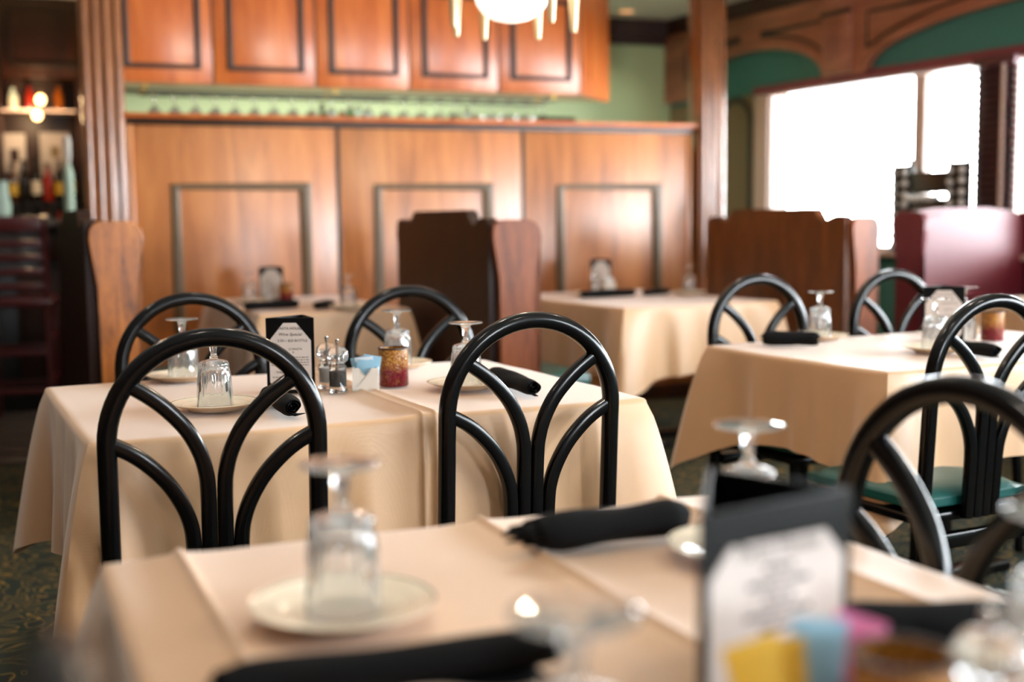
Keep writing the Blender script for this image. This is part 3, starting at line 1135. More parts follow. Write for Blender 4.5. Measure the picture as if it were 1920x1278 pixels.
napkin((0.02, 1.056), (-0.245, 0.965), 0.026, 'large blurred rolled black napkin at the bottom edge, before the plate', 1, 0.03, 1)
napkin((0.03, 1.452), (0.215, 1.53), 0.03, 'rolled black napkin on the nearest table left of the menu holder, pointed open end', 2, 0.03, 1)
napkin((0.30, 1.118), (0.50, 1.118), 0.026, 'rolled black napkin right of the large blurred menu holder', 3)
napkin((-0.548, 2.72), (-0.455, 2.50), 0.027, 'rolled black napkin seen through the left front chair, spiral end facing', 4, 0.045)
napkin((-0.045, 3.05), (0.05, 2.76), 0.026, 'rolled black napkin on the middle table right of the mosaic candle', 5)
napkin((0.80, 3.86), (0.965, 3.82), 0.03, 'thick rolled black napkin at the left end of the right table', 6)
napkin((1.325, 3.575), (1.375, 3.43), 0.026, 'rolled black napkin on the right table behind the front chair', 7)
napkin((-1.235, 5.63), (-1.02, 5.79), 0.028, 'rolled black napkin before the white card on the left back table', 8)
napkin((-0.905, 5.62), (-0.86, 5.80), 0.026, 'rolled black napkin beside the lone goblet on the left back table', 9, 0.02)
napkin((0.36, 6.27), (0.645, 6.43), 0.028, 'rolled black napkin before the white card on the back right table', 10)
napkin((0.70, 6.44), (0.85, 6.60), 0.022, 'rolled black napkin left of the goblet on the back right table', 11)


# ---- menu holders
def text_mesh(lines):
    dg = None
    vs, fs = [], []
    for (s, x, y, size, shear, al) in lines:
        cu = bpy.data.curves.new('t', 'FONT')
        cu.body = s
        cu.size = size
        cu.shear = shear
        cu.align_x = al
        cu.resolution_u = 2
        o = bpy.data.objects.new('t', cu)
        COL.objects.link(o)
        bpy.context.view_layer.update()
        me = bpy.data.meshes.new_from_object(o.evaluated_get(bpy.context.evaluated_depsgraph_get()))
        k = len(vs)
        vs += [(v.co.x + x, v.co.y + y) for v in me.vertices]
        fs += [[i + k for i in p.vertices] for p in me.polygons]
        bpy.data.objects.remove(o)
        bpy.data.meshes.remove(me)
    return vs, fs


def menu(verts, h, label, w0, z=PZ, style=1, print_=True):
    # triangular holder; verts: front-left, front-right, back corner (world xy)
    A, B, C3 = [Vector((p[0], p[1], 0)) for p in verts]
    cen = (A + B + C3) / 3
    t = thing('menu_holder', label, 'menu', (cen.x, cen.y, z), 0, 'table-top menu holders')
    A, B, C3 = A - cen, B - cen, C3 - cen
    th = 0.004
    for (p, q) in ((A, B), (B, C3), (C3, A)):
        d = (q - p).normalized()
        nrm = Vector((d.y, -d.x, 0))
        m = MB()
        loc = [p, q, q - nrm * th - d * th, p - nrm * th + d * th]
        vs = [(v.x, v.y, zz) for zz in (0.0, h) for v in loc]
        m.add(vs, [[0, 1, 5, 4], [1, 2, 6, 5], [2, 3, 7, 6], [3, 0, 4, 7], [0, 3, 2, 1], [4, 5, 6, 7]])
        e = m.build('board', M['folder'], t, False)
        bv = e.modifiers.new('edge', 'BEVEL')
        bv.width = 0.0012
        bv.segments = 2
    d = (B - A)
    W = d.length
    d.normalize()
    nrm = Vector((d.y, -d.x, 0))
    mx = 0.008 if style == 1 else 0.011
    x0, x1, z0, z1 = mx, W - mx, 0.010, h - 0.012
    if style == 2:
        z1 = h - 0.03
    c, cz = (0.034, 0.042) if style == 1 else (0.022, 0.024)
    c2, cz2 = 0.014, 0.018

    def P(x, zz, o):
        return A + d * x + nrm * o + Vector((0, 0, zz))
    poly = [(x0 + c2, z0), (x1 - c2, z0), (x1, z0 + cz2), (x1, z1 - cz), (x1 - c, z1), (x0 + c, z1), (x0, z1 - cz), (x0, z0 + cz2)]
    m = MB()
    n = len(poly)
    vs = [P(x, zz, o) for o in (0.0003, 0.0011) for x, zz in poly]
    m.add(vs, [list(range(n)), [n + i for i in range(n)]] + [[i, (i + 1) % n, n + (i + 1) % n, n + i] for i in range(n)])
    cd = m.build('card', M['card'], t, False)
    if not print_:
        return t
    cx = W / 2
    L = []
    q = random.Random(3)
    if style == 1:
        L = [('PASTA HOUSE', cx, h * 0.845, 0.0088, 0, 'CENTER'), ('Wine Special', cx, h * 0.765, 0.0105, 0.35, 'CENTER'), ('5.50 ~ $20 BOTTLE', cx + 0.006, h * 0.685, 0.0085, 0, 'CENTER'),
             ('O MASTA', cx + 0.012, h * 0.575, 0.0075, 0, 'CENTER'), ('A', cx + 0.007, h * 0.535, 0.0075, 0, 'CENTER'), ('THREE V', cx - 0.020, h * 0.27, 0.0075, 0, 'CENTER')]
        bars = [(h * (0.475 - 0.033 * k), 0.012, W - 0.014) for k in range(4)] + [(h * 0.215, 0.014, 0.05), (h * 0.17, W * 0.45, W * 0.72)]
    else:
        L = [('Pasta House', cx, h * 0.755, 0.0185, 0, 'CENTER')]
        bars = [(h * (0.68 - 0.075 * k), W * (0.5 - s), W * (0.5 + s)) for k, s in enumerate((0.1, 0.2, 0.1, 0.22, 0.12, 0.1, 0.28))]
    vs, fs = text_mesh(L)
    m = MB()
    hh = 0.0017 if style == 1 else 0.0045
    m.add([P(x, y, 0.0016) for x, y in vs], fs)
    for (zz, a, b) in bars:
        x = a
        while x < b:
            l = q.uniform(0.003, 0.009) * (1 if style == 1 else 2.2)
            m.add([P(x, zz, 0.0016), P(min(x + l, b), zz, 0.0016), P(min(x + l, b), zz + hh, 0.0016), P(x, zz + hh, 0.0016)], [[0, 1, 2, 3]])
            x += l + 0.0018
    m.build('lettering', M['ink'], cd, False)
    return t


menu([(0.143, 0.925), (0.288, 1.018), (0.181, 1.115)], 0.172, 'large blurred black menu holder with a cream card on the nearest table', 0.17, style=2)
menu([(-0.580, 2.855), (-0.466, 2.858), (-0.51, 2.965)], 0.180, 'black menu holder with legible wine card on the middle table', 0.11)
menu([(1.33, 3.93), (1.455, 3.90), (1.42, 4.01)], 0.178, 'black menu holder with cream card on the right table', 0.115)
menu([(-1.305, 6.30), (-1.185, 6.33), (-1.27, 6.43)], 0.178, 'dark menu holder with white card on the left back table', 0.115, print_=False)
menu([(0.455, 7.0), (0.575, 7.03), (0.49, 7.13)], 0.178, 'dark menu holder with white card on the back right table', 0.115, print_=False)


# ---- shakers, caddies, candles
def shaker(x, y, label, content, h=0.128):
    t = thing('shaker_mill', label, 'shaker', (x, y, PZ), 0, 'clear acrylic salt and pepper mills')
    MB().lathe([(0.0005, 0.0), (0.021, 0.0), (0.023, 0.003), (0.021, 0.012), (0.0205, 0.05), (0.021, 0.062), (0.017, 0.066), (0.017, 0.070), (0.024, 0.076), (0.0265, 0.088), (0.024, 0.100), (0.016, 0.108), (0.0005, 0.110)], 32,
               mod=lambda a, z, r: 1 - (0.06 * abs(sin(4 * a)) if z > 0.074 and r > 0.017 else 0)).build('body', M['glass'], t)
    MB().lathe([(0.0005, 0.014), (0.0175, 0.014), (0.0175, 0.05), (0.0005, 0.054)], 24).build('contents', M[content], t)
    MB().lathe([(0.0005, 0.111), (0.0035, 0.111), (0.004, 0.117), (0.0055, 0.120), (0.005, 0.126), (0.0005, 0.128)], 16).build('knob', M['chrome'], t)
    MB().tube((0, 0, 0.055), (0, 0, 0.109), 0.0025).build('spindle', M['chrome'], t)
    return t


shaker(-0.415, 2.875, 'clear pepper mill full of dark peppercorns on the middle table', 'pepper')
shaker(-0.452, 2.955, 'clear salt mill standing behind the pepper mill', 'salt')
shaker(0.335, 0.835, 'blurred crystal mill at the bottom right, left of two', 'salt')
shaker(0.40, 0.86, 'blurred crystal mill at the bottom right, rightmost and near the frame edge', 'salt')
shaker(0.475, 6.90, 'clear mill beside the white card on the back right table', 'salt')
shaker(-1.24, 6.22, 'clear mill beside the white card on the left back table', 'salt')


def caddy(x, y, rz, label, packs, glab, size=(0.062, 0.046, 0.056)):
    t = thing('sugar_caddy', label, 'caddy', (x, y, PZ), rz)
    W, D, H = size
    e = 0.004
    notch = [(W * 0.24 * cos(pi + pi * i / 10), H + W * 0.30 * sin(pi + pi * i / 10)) for i in range(11)]
    for y0 in (-D / 2, D / 2 - e):
        MB().prism([(-W / 2, 0), (-W / 2, H)] + notch + [(W / 2, H), (W / 2, 0)], y0, y0 + e).build('wall_panel', M['white'], t, False)
    for x0 in (-W / 2, W / 2 - e):
        MB().box(x0, x0 + e, -D / 2 + e, D / 2 - e, 0, H).build('side_panel', M['white'], t, False)
    MB().box(-W / 2 + e, W / 2 - e, -D / 2 + e, D / 2 - e, 0, 0.004).build('base', M['white'], t, False)
    for k, (mat, px, tilt, up, lb) in enumerate(packs):
        m = MB()
        n = 6
        pm = 0.022
        vs, fs = [], []
        for i in range(n + 1):
            for j in range(n + 1):
                a, b = i / n - 0.5, j / n
                bulge = 0.0028 * (1 - (2 * a) ** 2) * sin(pi * min(1, max(0, b)))
                for s in (-1, 1):
                    vs.append((a * pm * 2, s * (bulge + 0.0003), b * 0.062))
        I = lambda i, j, s: (i * (n + 1) + j) * 2 + s
        for i in range(n):
            for j in range(n):
                for s in (0, 1):
                    fs.append([I(i, j, s), I(i + 1, j, s), I(i + 1, j + 1, s), I(i, j + 1, s)])
        m.add(vs, fs)
        o = m.build('sugar_packet', M[mat], None, True, 60)
        row = -D / 2 + 0.009 + (D - 0.018) * (k + 0.5) / len(packs)
        o.location = Vector((x, y, PZ + 0.006 + up)) + Matrix.Rotation(rz, 3, 'Z') @ Vector((px, row, 0))
        o.rotation_euler = (R(-4), R(tilt), rz)
        tag(o, lb, 'packet', glab)
    return t


bw = 'blue sugar packet in the white caddy beside the mosaic candle'
caddy(-0.352, 2.905, R(3), 'square white sugar caddy with a scooped front on the middle table',
      [('blue', -0.004, 6, 0.006, bw + ', foremost'), ('blue', 0.004, -8, 0.004, bw + ', second from the front'), ('paper', 0.0, -4, 0.012, 'plain white sugar packet in the caddy beside the mosaic candle'), ('blue', 0.006, 10, 0.016, bw + ', leaning right'), ('blue', -0.005, -10, 0.012, bw + ', rearmost')], 'packets in the caddy on the middle table')
caddy(0.212, 0.875, R(8), 'white sugar caddy with coloured packets at the bottom edge of the photo',
      [('yellow', -0.026, -16, 0.030, 'blurred yellow sweetener packet at the bottom edge, leaning left before the large menu holder'), ('yellow', -0.016, -4, 0.024, 'blurred yellow sweetener packet, the more upright one at the bottom edge'),
       ('blue', 0.010, 8, 0.036, 'blurred blue sweetener packet behind the yellow ones at bottom'), ('pink', 0.034, 20, 0.036, 'blurred pink sweetener packet right of the blue one at bottom')],
      'packets in the caddy on the nearest table', size=(0.098, 0.05, 0.056))
caddy(1.49, 3.99, R(10), 'white sugar caddy beside the red candle on the right table', [('paper', 0, 5, 0.01, 'white packet in the caddy on the right table')], 'packets in the caddy on the right table')
caddy(0.555, 6.93, R(20), 'white sugar caddy on the back right booth table', [('paper', 0, 5, 0.012, 'white packet in the caddy on the back right table'), ], 'packets in the caddy on the back right table')


def candle(x, y, label, h=0.093, r=0.0365):
    t = thing('candle_holder', label, 'candle holder', (x, y, PZ), rnd.random() * 6)
    MB().lathe([(0.0005, 0.0), (r - 0.002, 0.0), (r, 0.003), (r, h), (r - 0.003, h), (r - 0.0035, 0.008), (0.0005, 0.008)], 40).build('mosaic_cup', M['mosaic'], t)
    MB().lathe([(r + 0.001, h - 0.002), (r + 0.001, h + 0.002), (r - 0.003, h + 0.002), (r - 0.003, h - 0.002)], 40, closed=True).build('rim', M['trimdark'], t)
    MB().lathe([(0.0005, 0.012), (0.018, 0.012), (0.018, 0.026), (0.0005, 0.026)], 20).build('tealight', M['white'], t)


candle(-0.293, 2.985, 'red and gold mosaic glass candle holder on the middle table')
candle(0.275, 0.835, 'blurred mosaic candle holder seen from above at the bottom edge')
candle(1.565, 3.95, 'red and amber candle holder on the right table')
candle(-1.155, 6.24, 'amber candle holder beside the white card on the left back table')

# ================================================================== CHANDELIER
CH = Vector((0.01, 4.6, 0))
ch = thing('chandelier', 'gold chandelier with glowing white bowl and hanging cone drops', 'chandelier', CH)
MB().lathe([(0.0005, 1.892), (0.03, 1.894), (0.07, 1.904), (0.105, 1.925), (0.128, 1.955), (0.138, 1.99), (0.140, 2.02), (0.136, 2.02), (0.133, 1.99), (0.10, 1.93), (0.0005, 1.90)], 48).build('bowl_shade', M['alab'], ch)
MB().lathe([(0.139, 2.016), (0.150, 2.016), (0.150, 2.036), (0.139, 2.036)], 48, closed=True).build('bowl_ring', M['brass'], ch)
MB().lathe([(0.02, 2.03), (0.012, 2.1), (0.018, 2.2), (0.01, 2.3), (0.01, 2.66), (0.055, 2.69), (0.06, CEIL)], 20).build('stem', M['brass'], ch)
for s in (0, 1, 2):
    a = s * 2 * pi / 3 + 0.5
    MB().tube((0.145 * cos(a), 0.145 * sin(a), 2.03), (0.012 * cos(a), 0.012 * sin(a), 2.2), 0.004).build('stay', M['brass'], ch)
for deg in (10, 64.5, 117, 153, 207, 307):
    a = R(deg)
    c, s_ = cos(a), sin(a)
    ar = MB()
    pts = [Vector((c * q, s_ * q, z)) for q, z in ((0.147, 2.026), (0.17, 2.05), (0.2, 2.07), (0.225, 2.06), (0.235, 2.03))]
    ar.sweep(pts, 0.008, 0.008, (-s_, c, 0), seg=4, sq=1)
    arm = ar.build('arm', M['brass'], ch)
    MB().lathe([(0.0005, 1.858), (0.009, 1.86), (0.0115, 1.87), (0.020, 1.98), (0.024, 2.01), (0.021, 2.035), (0.0005, 2.04)], 16, (0.235 * c, 0.235 * s_, 0)).build('cone_drop', M['cone'], arm)
lamp('chandelier_bulb', 'POINT', (CH.x, CH.y, 2.10), 60, (1, 0.8, 0.58), 0.05)

# recessed ceiling downlights: the one in view by the angled cabinet, and the grid over the tables
dl = at(1175, 20, CEIL)
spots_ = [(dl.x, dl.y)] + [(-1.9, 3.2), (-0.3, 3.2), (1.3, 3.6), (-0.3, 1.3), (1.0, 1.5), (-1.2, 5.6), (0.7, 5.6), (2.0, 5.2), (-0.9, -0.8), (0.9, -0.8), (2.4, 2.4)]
d0 = None
for k, (x, y) in enumerate(spots_):
    if k == 0:
        d0 = thing('recessed_downlight', 'small round recessed ceiling downlight right of the cabinets', 'light', (x, y, CEIL), 0, 'recessed ceiling downlights')
        MB().lathe([(0.06, -0.001), (0.095, -0.001), (0.095, -0.008), (0.06, -0.008)], 32, closed=True).build('trim_ring', M['ceiling'], d0)
        MB().lathe([(0.0005, -0.003), (0.06, -0.003), (0.06, -0.001), (0.0005, -0.001)], 32).build('lens', M['downlight'], d0)
    else:
        dup(d0, (x, y, CEIL), 0, 'recessed ceiling downlight above ' + ('the left front chair of the middle table', 'the middle table right half', 'the right table front chair', 'the nearest table',
            'the large blurred chair', 'the oak booth end', 'the middle crested booth', 'the maroon bench end', 'the floor left of the camera', 'the floor right of the camera', 'the aisle by the windows')[k - 1])
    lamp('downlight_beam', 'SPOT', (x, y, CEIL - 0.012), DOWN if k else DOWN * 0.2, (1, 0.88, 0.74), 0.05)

# ================================================================== BAR
def lathe_thing(name, label, cat, loc, prof, mat, group=None, n=20, label_band=None, cap=None):
    o = MB().lathe(prof, n).build(name, mat)
    put(o, loc)
    tag(o, label, cat, group)
    if label_band:
        r, z0, z1, m = label_band
        MB().lathe([(r, z0), (r, z1)], n).build('paper_label', m, o)
    if cap:
        r, z0, z1, m = cap
        MB().lathe([(0.0005, z0), (r, z0), (r, z1), (0.0005, z1)], 12).build('cap', m, o)
    return o


def bottle(loc, label, mat, lab=None, h=0.3, r=0.037, group='liquor bottles on the back bar', capm=None):
    k = h / 0.3
    prof = [(0.0005, 0), (r, 0.0), (r, 0.16 * k), (r * 0.85, 0.19 * k), (0.016, 0.22 * k), (0.013, 0.25 * k), (0.013, 0.285 * k), (0.015, 0.286 * k), (0.015, h), (0.0005, h)]
    return lathe_thing('liquor_bottle', label, 'bottle', loc, prof, mat, group, 20,
                       (r + 0.0008, 0.05 * k, 0.14 * k, lab) if lab else None, (0.0165, h - 0.03 * k, h + 0.003, capm or BOTTLE['dark']))


# ledge behind the partition that carries bottles and glassware
lg = MB().box(-2.2, 1.2, 0.17, 0.42, 1.60, 1.63, 0.004).build('bar_ledge', M['darkwood'])
put(lg, PO, PY)
tag(lg, 'dark wooden ledge running behind the top of the partition', 'shelf')
MB().box(-2.2, 1.2, 0.36, 0.42, 0, 1.6).build('support_board', M['darkwood'], lg, False)

ORD = ['first', 'second', 'third', 'fourth', 'fifth', 'sixth', 'seventh', 'eighth', 'ninth', 'tenth', 'eleventh']


def nth(k, n):
    return ORD[k] + ' from the left' if k < (n + 1) // 2 else ORD[n - 1 - k] + ' from the right'


# hanging stemware under the cabinets
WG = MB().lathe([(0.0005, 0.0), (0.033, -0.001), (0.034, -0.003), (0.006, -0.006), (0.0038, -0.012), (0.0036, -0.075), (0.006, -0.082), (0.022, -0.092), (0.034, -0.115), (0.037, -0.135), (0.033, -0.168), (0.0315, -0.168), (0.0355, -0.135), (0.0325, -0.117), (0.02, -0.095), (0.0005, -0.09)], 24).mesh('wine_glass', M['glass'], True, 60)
RZ = CB - 0.045
rk = thing('stemware_rack', 'brass glass rack rails fixed under the hanging cabinets', 'rack', PO, PY)
for k in range(22):
    u = -2.05 + 0.115 * k
    for s in (-0.018, 0.018):
        MB().tube((u + s, CW + 0.03, RZ - 0.003), (u + s, CW + 0.34, RZ - 0.002), 0.0022, 6).build('rail', M['trimolive'], rk)
for w_ in (CW + 0.04, CW + 0.33):
    MB().box(-2.12, 0.44, w_ - 0.006, w_ + 0.006, RZ + 0.001, RZ + 0.012).build('cross_bar', M['trimdark'], rk, False)
    for u in (-2.1, -1.0, 0.42):
        MB().box(u - 0.006, u + 0.006, w_ - 0.006, w_ + 0.006, RZ + 0.012, CB).build('hanger', M['brass'], rk, False)
for k in range(22):
    u = -2.05 + 0.115 * k
    for r_, w_ in (('front', CW + 0.09), ('back', CW + 0.2)):
        p = pw(u, w_, RZ + 0.003)
        inst('wine_glass', WG, p, 'stemmed glass hanging in the %s row of the rack, %s' % (r_, nth(k, 22)), 'glass', 'stemmed glasses hanging in the rack', rz=k)
tl = thing('fill_tube_light', 'slim white tube lamp added under the back of the hanging cabinets, brightening the wall', 'light', PO, PY)  # tube added to brighten the green wall and make the glasses sparkle
MB().box(-2.0, 0.3, CW + 0.36, CW + 0.42, CB + 0.03, CB + 0.06, 0.004).build('housing', M['ceiling'], tl)
MB().tube((-1.95, CW + 0.40, CB + 0.018), (0.25, CW + 0.40, CB + 0.018), 0.012, 10).build('tube', M['fill_tube'], tl)
c_ = pw(-0.85, CW + 0.44, CB)
lamp('fill_tube_beam', 'AREA', c_, 34, (1, 0.95, 0.88), (2.2, 0.04), (R(35), 0, PY))
# bottles and glasses on the ledge
for (px, mat, lab, h, lb) in ((604, 'dark', None, 0.235, 'black bottle on the bar ledge under the second hanging cabinet'),
                              (622, 'clear', 'cream', 0.21, 'clear bottle with cream label on the bar ledge'),
                              (640, 'amber', 'gold', 0.20, 'yellow glowing bottle on the bar ledge'),
                              (657, 'green', None, 0.225, 'green bottle on the bar ledge, left of the mint one'),
                              (672, 'mint', None, 0.225, 'mint coloured bottle on the bar ledge'),
                              (690, 'clear', 'cream', 0.215, 'pale bottle with pinkish label on the bar ledge'),
                              (846, 'dark', 'cream', 0.2, 'small dark bottle on the ledge left of the bright glasses'),
                              (876, 'clear', None, 0.225, 'clear upright bottle on the ledge left of the bright glasses')):
    r = ray(px, 215)
    n = Vector((sin(PY), -cos(PY), 0))
    o0 = pw(0, 0.29)
    tt = (o0 - Vector((0, 0, HC))).dot(n) / r.dot(n)
    p = Vector((0, 0, HC)) + r * tt
    bottle((p.x, p.y, 1.6305), lb, BOTTLE[mat], BOTTLE[lab] if lab else None, h, 0.03, 'bottles on the bar ledge')
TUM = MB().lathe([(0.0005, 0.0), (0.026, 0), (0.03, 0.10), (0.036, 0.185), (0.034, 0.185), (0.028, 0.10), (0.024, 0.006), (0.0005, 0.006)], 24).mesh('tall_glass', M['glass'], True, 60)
for k, px in enumerate((900, 915, 932, 947, 962, 978, 992)):
    r = ray(px, 215)
    tt = (pw(0, 0.25 + 0.06 * (k % 2)) - Vector((0, 0, HC))).dot(n) / r.dot(n)
    p = Vector((0, 0, HC)) + r * tt
    inst('tall_glass', TUM, (p.x, p.y, 1.6305), 'bright tall glass standing on the bar ledge, %s in the row' % nth(k, 7), 'glass', 'tall glasses on the bar ledge')
# black screen at the right end of the ledge
ps = thing('register_screen', 'black register screen behind the partition below the angled cabinet', 'screen', pw(0.42, 0.27, 1.6305), PY)
MB().box(-0.13, 0.13, -0.01, 0.02, 0.03, 0.19, 0.006).build('display', M['screen'], ps)
MB().box(-0.05, 0.05, -0.04, 0.06, 0, 0.012, 0.004).build('foot', M['screen'], ps)
MB().box(-0.02, 0.02, 0.02, 0.03, 0.012, 0.1).build('neck', M['screen'], ps, False)
# dark shelf on the green wall
sh = MB().box(-2.2, -0.3, 1.6, 1.795, 2.05, 2.10, 0.005).build('wall_shelf', M['darkwood'])
put(sh, PO, PY)
tag(sh, 'dark wooden shelf on the green wall behind the hanging glasses', 'shelf')

# ---- back bar at the far left: frame with origin at the hutch
HO = atY(80, 412, 8.5)
HO = Vector((HO.x, HO.y, 0))
HY = R(20)


def hw(u, w, z):
    return HO + Vector((cos(HY) * u - sin(HY) * w, sin(HY) * u + cos(HY) * w, z))


hu = thing('back_bar_hutch', 'dark wooden back bar hutch with open shelves at far left', 'hutch', HO, HY)
MB().box(-0.23, 0.48, 0.02, 0.30, 2.18, CEIL - 0.005, 0.005).build('top_cabinet', M['darkwood'], hu)
MB().sweep([(-0.16, 0.015, 2.26), (-0.16, 0.015, 2.64), (0.42, 0.015, 2.64), (0.42, 0.015, 2.26)], 0.03, 0.02, (0, 1, 0), closed=True, seg=4).build('door_molding', M['trimdark'], hu)
MB().box(-0.25, 0.5, 0.28, 0.31, 0.9, 2.18).build('back_board', M['darkwood'], hu, False)
MB().box(0.26, 0.50, 0.0, 0.28, 0.9, 2.18, 0.005).build('side_board', M['darkwood'], hu)
MB().box(-0.27, -0.235, 0.0, 0.28, 0.9, 2.18, 0.005).build('side_board', M['darkwood'], hu)
MB().box(-0.235, 0.25, 0.03, 0.27, 1.945, 1.96).build('glass_shelf', M['casing'], hu, False)
MB().box(-0.3, 0.55, -0.15, 0.31, 0.0, 0.9, 0.005).build('base_cabinet', M['barblack'], hu)
MB().box(-0.235, 0.25, 0.14, 0.27, 0.9, 1.33).build('bottle_step', M['barblack'], hu, False)
for i, (u, z, w_, h) in enumerate(((-0.17, 1.45, 0.15, 0.36), (0.10, 1.50, 0.2, 0.32))):  # pale boards imitate white mirror reflections on the plain dark back board
    f = thing('mirror_reflection', ('white board with a dark patch, standing for a mirror picture behind the bottles, left', 'white board standing for a mirror reflection behind the bottles, right of the other one')[i], 'reflection', HO, HY)
    MB().box(u - w_ / 2, u + w_ / 2, 0.262, 0.278, z, z + h, 0.004).build('pale_face', M['card'], f)
    MB().box(u - 0.03, u + 0.03, 0.258, 0.262, z + h * 0.45, z + h * 0.7).build('reflection', M['trimdark'] if i == 0 else M['taupe'], f, False)
SH = 'bottles on the top glass shelf of the back bar'
for (u, mat, lab, h, lb) in ((-0.16, 'clear', 'cream', 0.17, 'pale bottle on the upper glass shelf, left end'),
                             (-0.05, 'red', None, 0.18, 'red bottle on the upper glass shelf beside the lamp'),
                             (0.14, 'amber', None, 0.19, 'amber bottle on the upper glass shelf, right end')):
    bottle(hw(u, 0.15, 1.9605), lb, BOTTLE[mat], BOTTLE[lab] if lab else None, h, 0.034, SH)
cols = [('dark', 'cream'), ('brown', 'gold'), ('dark', 'gold'), ('red', None), ('dark', None), ('amber', 'cream'), ('dark', 'gold')]
names = {'dark': 'black', 'brown': 'brown', 'red': 'red', 'amber': 'amber', 'green': 'green', 'mint': 'mint', 'clear': 'clear'}
ordn = ['leftmost', 'second from left', 'third from left', 'fourth from left', 'fifth from left', 'sixth from left', 'rightmost']
for k in range(6):
    mat, lab = cols[(k * 3 + 1) % 7]
    bottle(hw(-0.19 + 0.078 * k, 0.2, 1.3305), '%s bottle %s in the upper step row of the back bar' % (names[mat], ordn[k]), BOTTLE[mat], BOTTLE[lab] if lab else None, 0.27 + 0.02 * (k % 3), 0.034)
for k in range(6):
    mat, lab = cols[(k * 2 + 2) % 7]
    bottle(hw(-0.20 + 0.078 * k, 0.05, 0.9005), '%s bottle %s in the lower row of the back bar' % (names[mat], ordn[k]), BOTTLE[mat], BOTTLE[lab] if lab else None, 0.40 + 0.03 * (k % 2), 0.036)
bl_ = bottle(hw(0.31, -0.08, 0.9005), 'tall dark bottle with gold label at the right of the back bar', BOTTLE['dark'], BOTTLE['gold'], 0.62, 0.038)
MB().lathe([(0.0005, 0), (0.004, 0)], 6)
# small bar lamp giving the warm glow on the shelf
for i, (px, py) in enumerate(((76, 187), (70, 216))):
    p = atY(px, py, 8.45)
    o = MB().lathe([(0.0005, -0.035), (0.02, -0.028), (0.032, 0), (0.02, 0.028), (0.0005, 0.035)], 20).build('bar_bulb', M['bulb'])
    put(o, p)
    tag(o, ('warm glowing bulb above the glass shelf of the back bar', 'warm glowing bulb below the glass shelf of the back bar')[i], 'light')
    lamp('bar_lamp', 'POINT', p + Vector((0, -0.09, 0)), 5, (1, 0.66, 0.35), 0.03)
    MB().tube((0, 0, 0.03), (0, 0, (0.06 if i == 0 else 0.05)), 0.006, 6).build('socket', M['brass'], o)

# ---- front bar counter
bc = atY(60, 412, 7.5)
BO = Vector((bc.x, bc.y, 0))
cb = thing('bar_counter', 'dark bar counter with a pale stone top at far left', 'counter', BO, HY)
MB().box(-3.0, 0.62, 0.0, 0.5, 0, 1.15, 0.004).build('front', M['barblack'], cb)
MB().box(-3.05, 0.64, -0.1, 0.55, 1.15, 1.20, 0.01).build('top', M['stone'], cb)
MB().box(-3.0, 0.62, -0.012, 0.0, 0.95, 1.1, 0.003).build('apron', M['darkwood'], cb)
for k in range(5):
    MB().box(-2.9 + 0.7 * k, -2.36 + 0.7 * k, -0.012, 0.0, 0.2, 0.88, 0.004).build('front_panel', M['darkwood'], cb)
tp_ = atY(131, 400, 7.72)
tpz = 1.2005
o = lathe_thing('beer_tap', 'tall pale mint draught tap column on the bar counter', 'tap', (tp_.x, tp_.y, tpz), [(0.0005, 0), (0.045, 0), (0.045, 0.012), (0.03, 0.02), (0.032, 0.28), (0.022, 0.32), (0.018, 0.34), (0.0005, 0.345)], BOTTLE['mint'])
MB().lathe([(0.0005, 0.345), (0.012, 0.345), (0.022, 0.38), (0.024, 0.48), (0.016, 0.52), (0.0005, 0.525)], 16).build('handle', M['white'], o)
gl = atY(4, 400, 7.72)
lathe_thing('pitcher', 'pale mint glass jug on the bar counter at the left edge', 'jug', (gl.x, gl.y, tpz), [(0.0005, 0), (0.05, 0), (0.058, 0.08), (0.04, 0.2), (0.045, 0.24), (0.042, 0.24), (0.036, 0.2), (0.054, 0.08), (0.046, 0.006), (0.0005, 0.006)], BOTTLE['mint'])

# ---- bar stool with slatted back
so = atY(30, 700, 6.9)
st = thing('bar_stool', 'tall dark mahogany bar stool with a slatted back at far left', 'stool', (so.x, so.y, 0), R(14))
for sg in (-1, 1):
    MB().sweep([(sg * 0.19, 0.0, 0.0), (sg * 0.18, 0.04, 0.4), (sg * 0.18, 0.05, 0.72), (sg * 0.185, 0.02, 1.0), (sg * 0.19, -0.03, 1.215)], 0.034, 0.03, (1, 0, 0), seg=4).build('back_post', M['mahogany'], st)
    MB().box(sg * 0.17 - 0.017, sg * 0.17 + 0.017, 0.42, 0.455, 0, 0.7, 0.004).build('leg', M['mahogany'], st)
    MB().box(sg * 0.178 - 0.01, sg * 0.178 + 0.01, 0.06, 0.42, 0.25, 0.28, 0.003).build('side_rung', M['mahogany'], st)
    MB().box(sg * 0.178 - 0.01, sg * 0.178 + 0.01, 0.06, 0.42, 0.5, 0.53, 0.003).build('side_rung', M['mahogany'], st)
for (z, h, yy) in ((1.13, 0.085, -0.02), (1.045, 0.035, 0.0), (0.965, 0.035, 0.015), (0.885, 0.035, 0.03), (0.8, 0.035, 0.04)):
    MB().box(-0.17, 0.17, yy - 0.008, yy + 0.01, z, z + h, 0.004).build('back_slat', M['mahogany'], st)
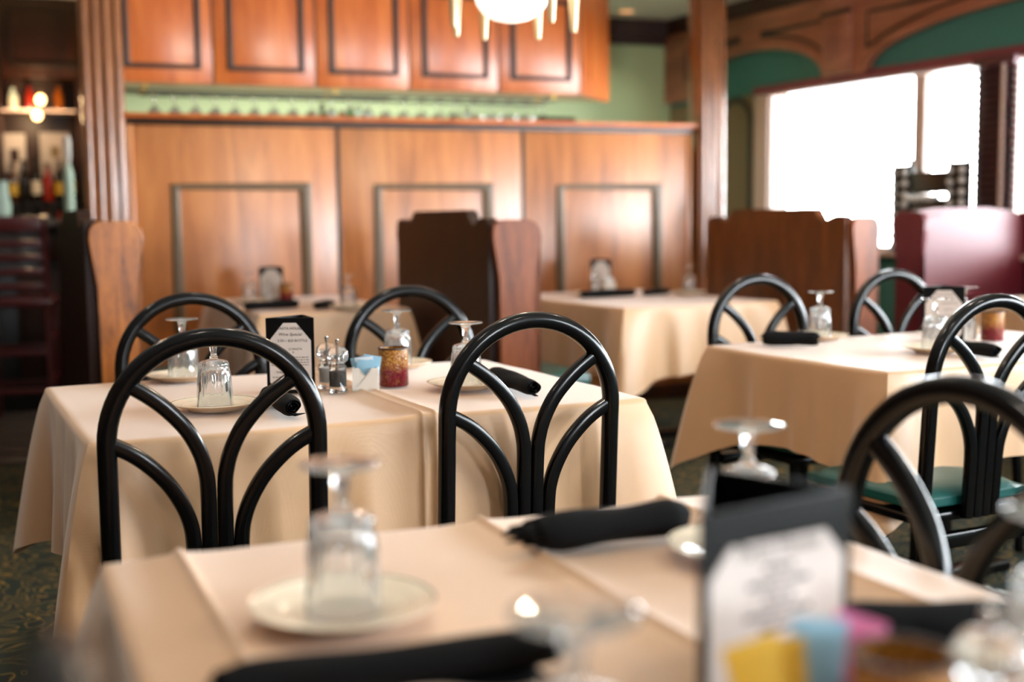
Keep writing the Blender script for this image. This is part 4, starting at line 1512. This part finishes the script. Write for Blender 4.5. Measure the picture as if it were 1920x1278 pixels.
MB().box(-0.2, 0.2, 0.03, 0.46, 0.70, 0.75, 0.015).build('seat', M['mahogany'], st)
for z in (0.2, 0.42):
    MB().box(-0.17, 0.17, 0.43, 0.45, z, z + 0.03, 0.003).build('front_rung', M['mahogany'], st)
    MB().box(-0.17, 0.17, 0.03, 0.05, z, z + 0.03, 0.003).build('rear_rung', M['mahogany'], st)

# ---- wire stand with glass beads on the window sill
ws = thing('beaded_wire_stand', 'black wire stand hung with round glass beads on the window sill', 'stand', WO, WR)
S0, S1 = 2.53, 3.16
Z0 = SILL + 0.001
for a in (S0 + 0.09, S1 - 0.09):
    hoop = [(a - 0.075, -0.05, Z0)] + archpath(a - 0.075, a + 0.075, Z0 + 0.50, 0.085, 12, -0.05) + [(a + 0.075, -0.05, Z0)]
    MB().sweep(hoop, 0.03, 0.024, (0, 1, 0), seg=4, sq=1).build('hoop', M['metalblack'], ws)
    MB().box(a - 0.066, a + 0.066, -0.052, -0.046, Z0, Z0 + 0.53).build('mesh_panel', M['metalblack'], ws, False)
for z, h in ((0.04, 0.13), (0.2, 0.12), (0.35, 0.13)):
    MB().box(S0 + 0.16, S1 - 0.16, -0.058, -0.04, Z0 + z, Z0 + z + h, 0.004).build('cross_board', M['metalblack'], ws)
MB().box(S0, S1, -0.085, -0.01, Z0, Z0 + 0.012, 0.003).build('foot', M['metalblack'], ws)
bead = MB().lathe([(0.0005, -0.021), (0.012, -0.0175), (0.02, -0.006), (0.02, 0.006), (0.012, 0.0175), (0.0005, 0.021)], 14).mesh('glass_bead', M['white'], True, 80)
spots = [(S0 + 0.17 + 0.045 * i, zz) for zz in (0.175, 0.325) for i in range(6)]
spots += [(a + dx, 0.04 + 0.062 * i) for a in (S0 + 0.09, S1 - 0.09) for dx in (-0.045, 0.045) for i in range(8)]
for (a, z) in spots:
    b = bpy.data.objects.new('glass_bead', bead)
    COL.objects.link(b)
    b.parent = ws
    b.location = (a, -0.08, Z0 + z + rnd.uniform(-0.008, 0.008))
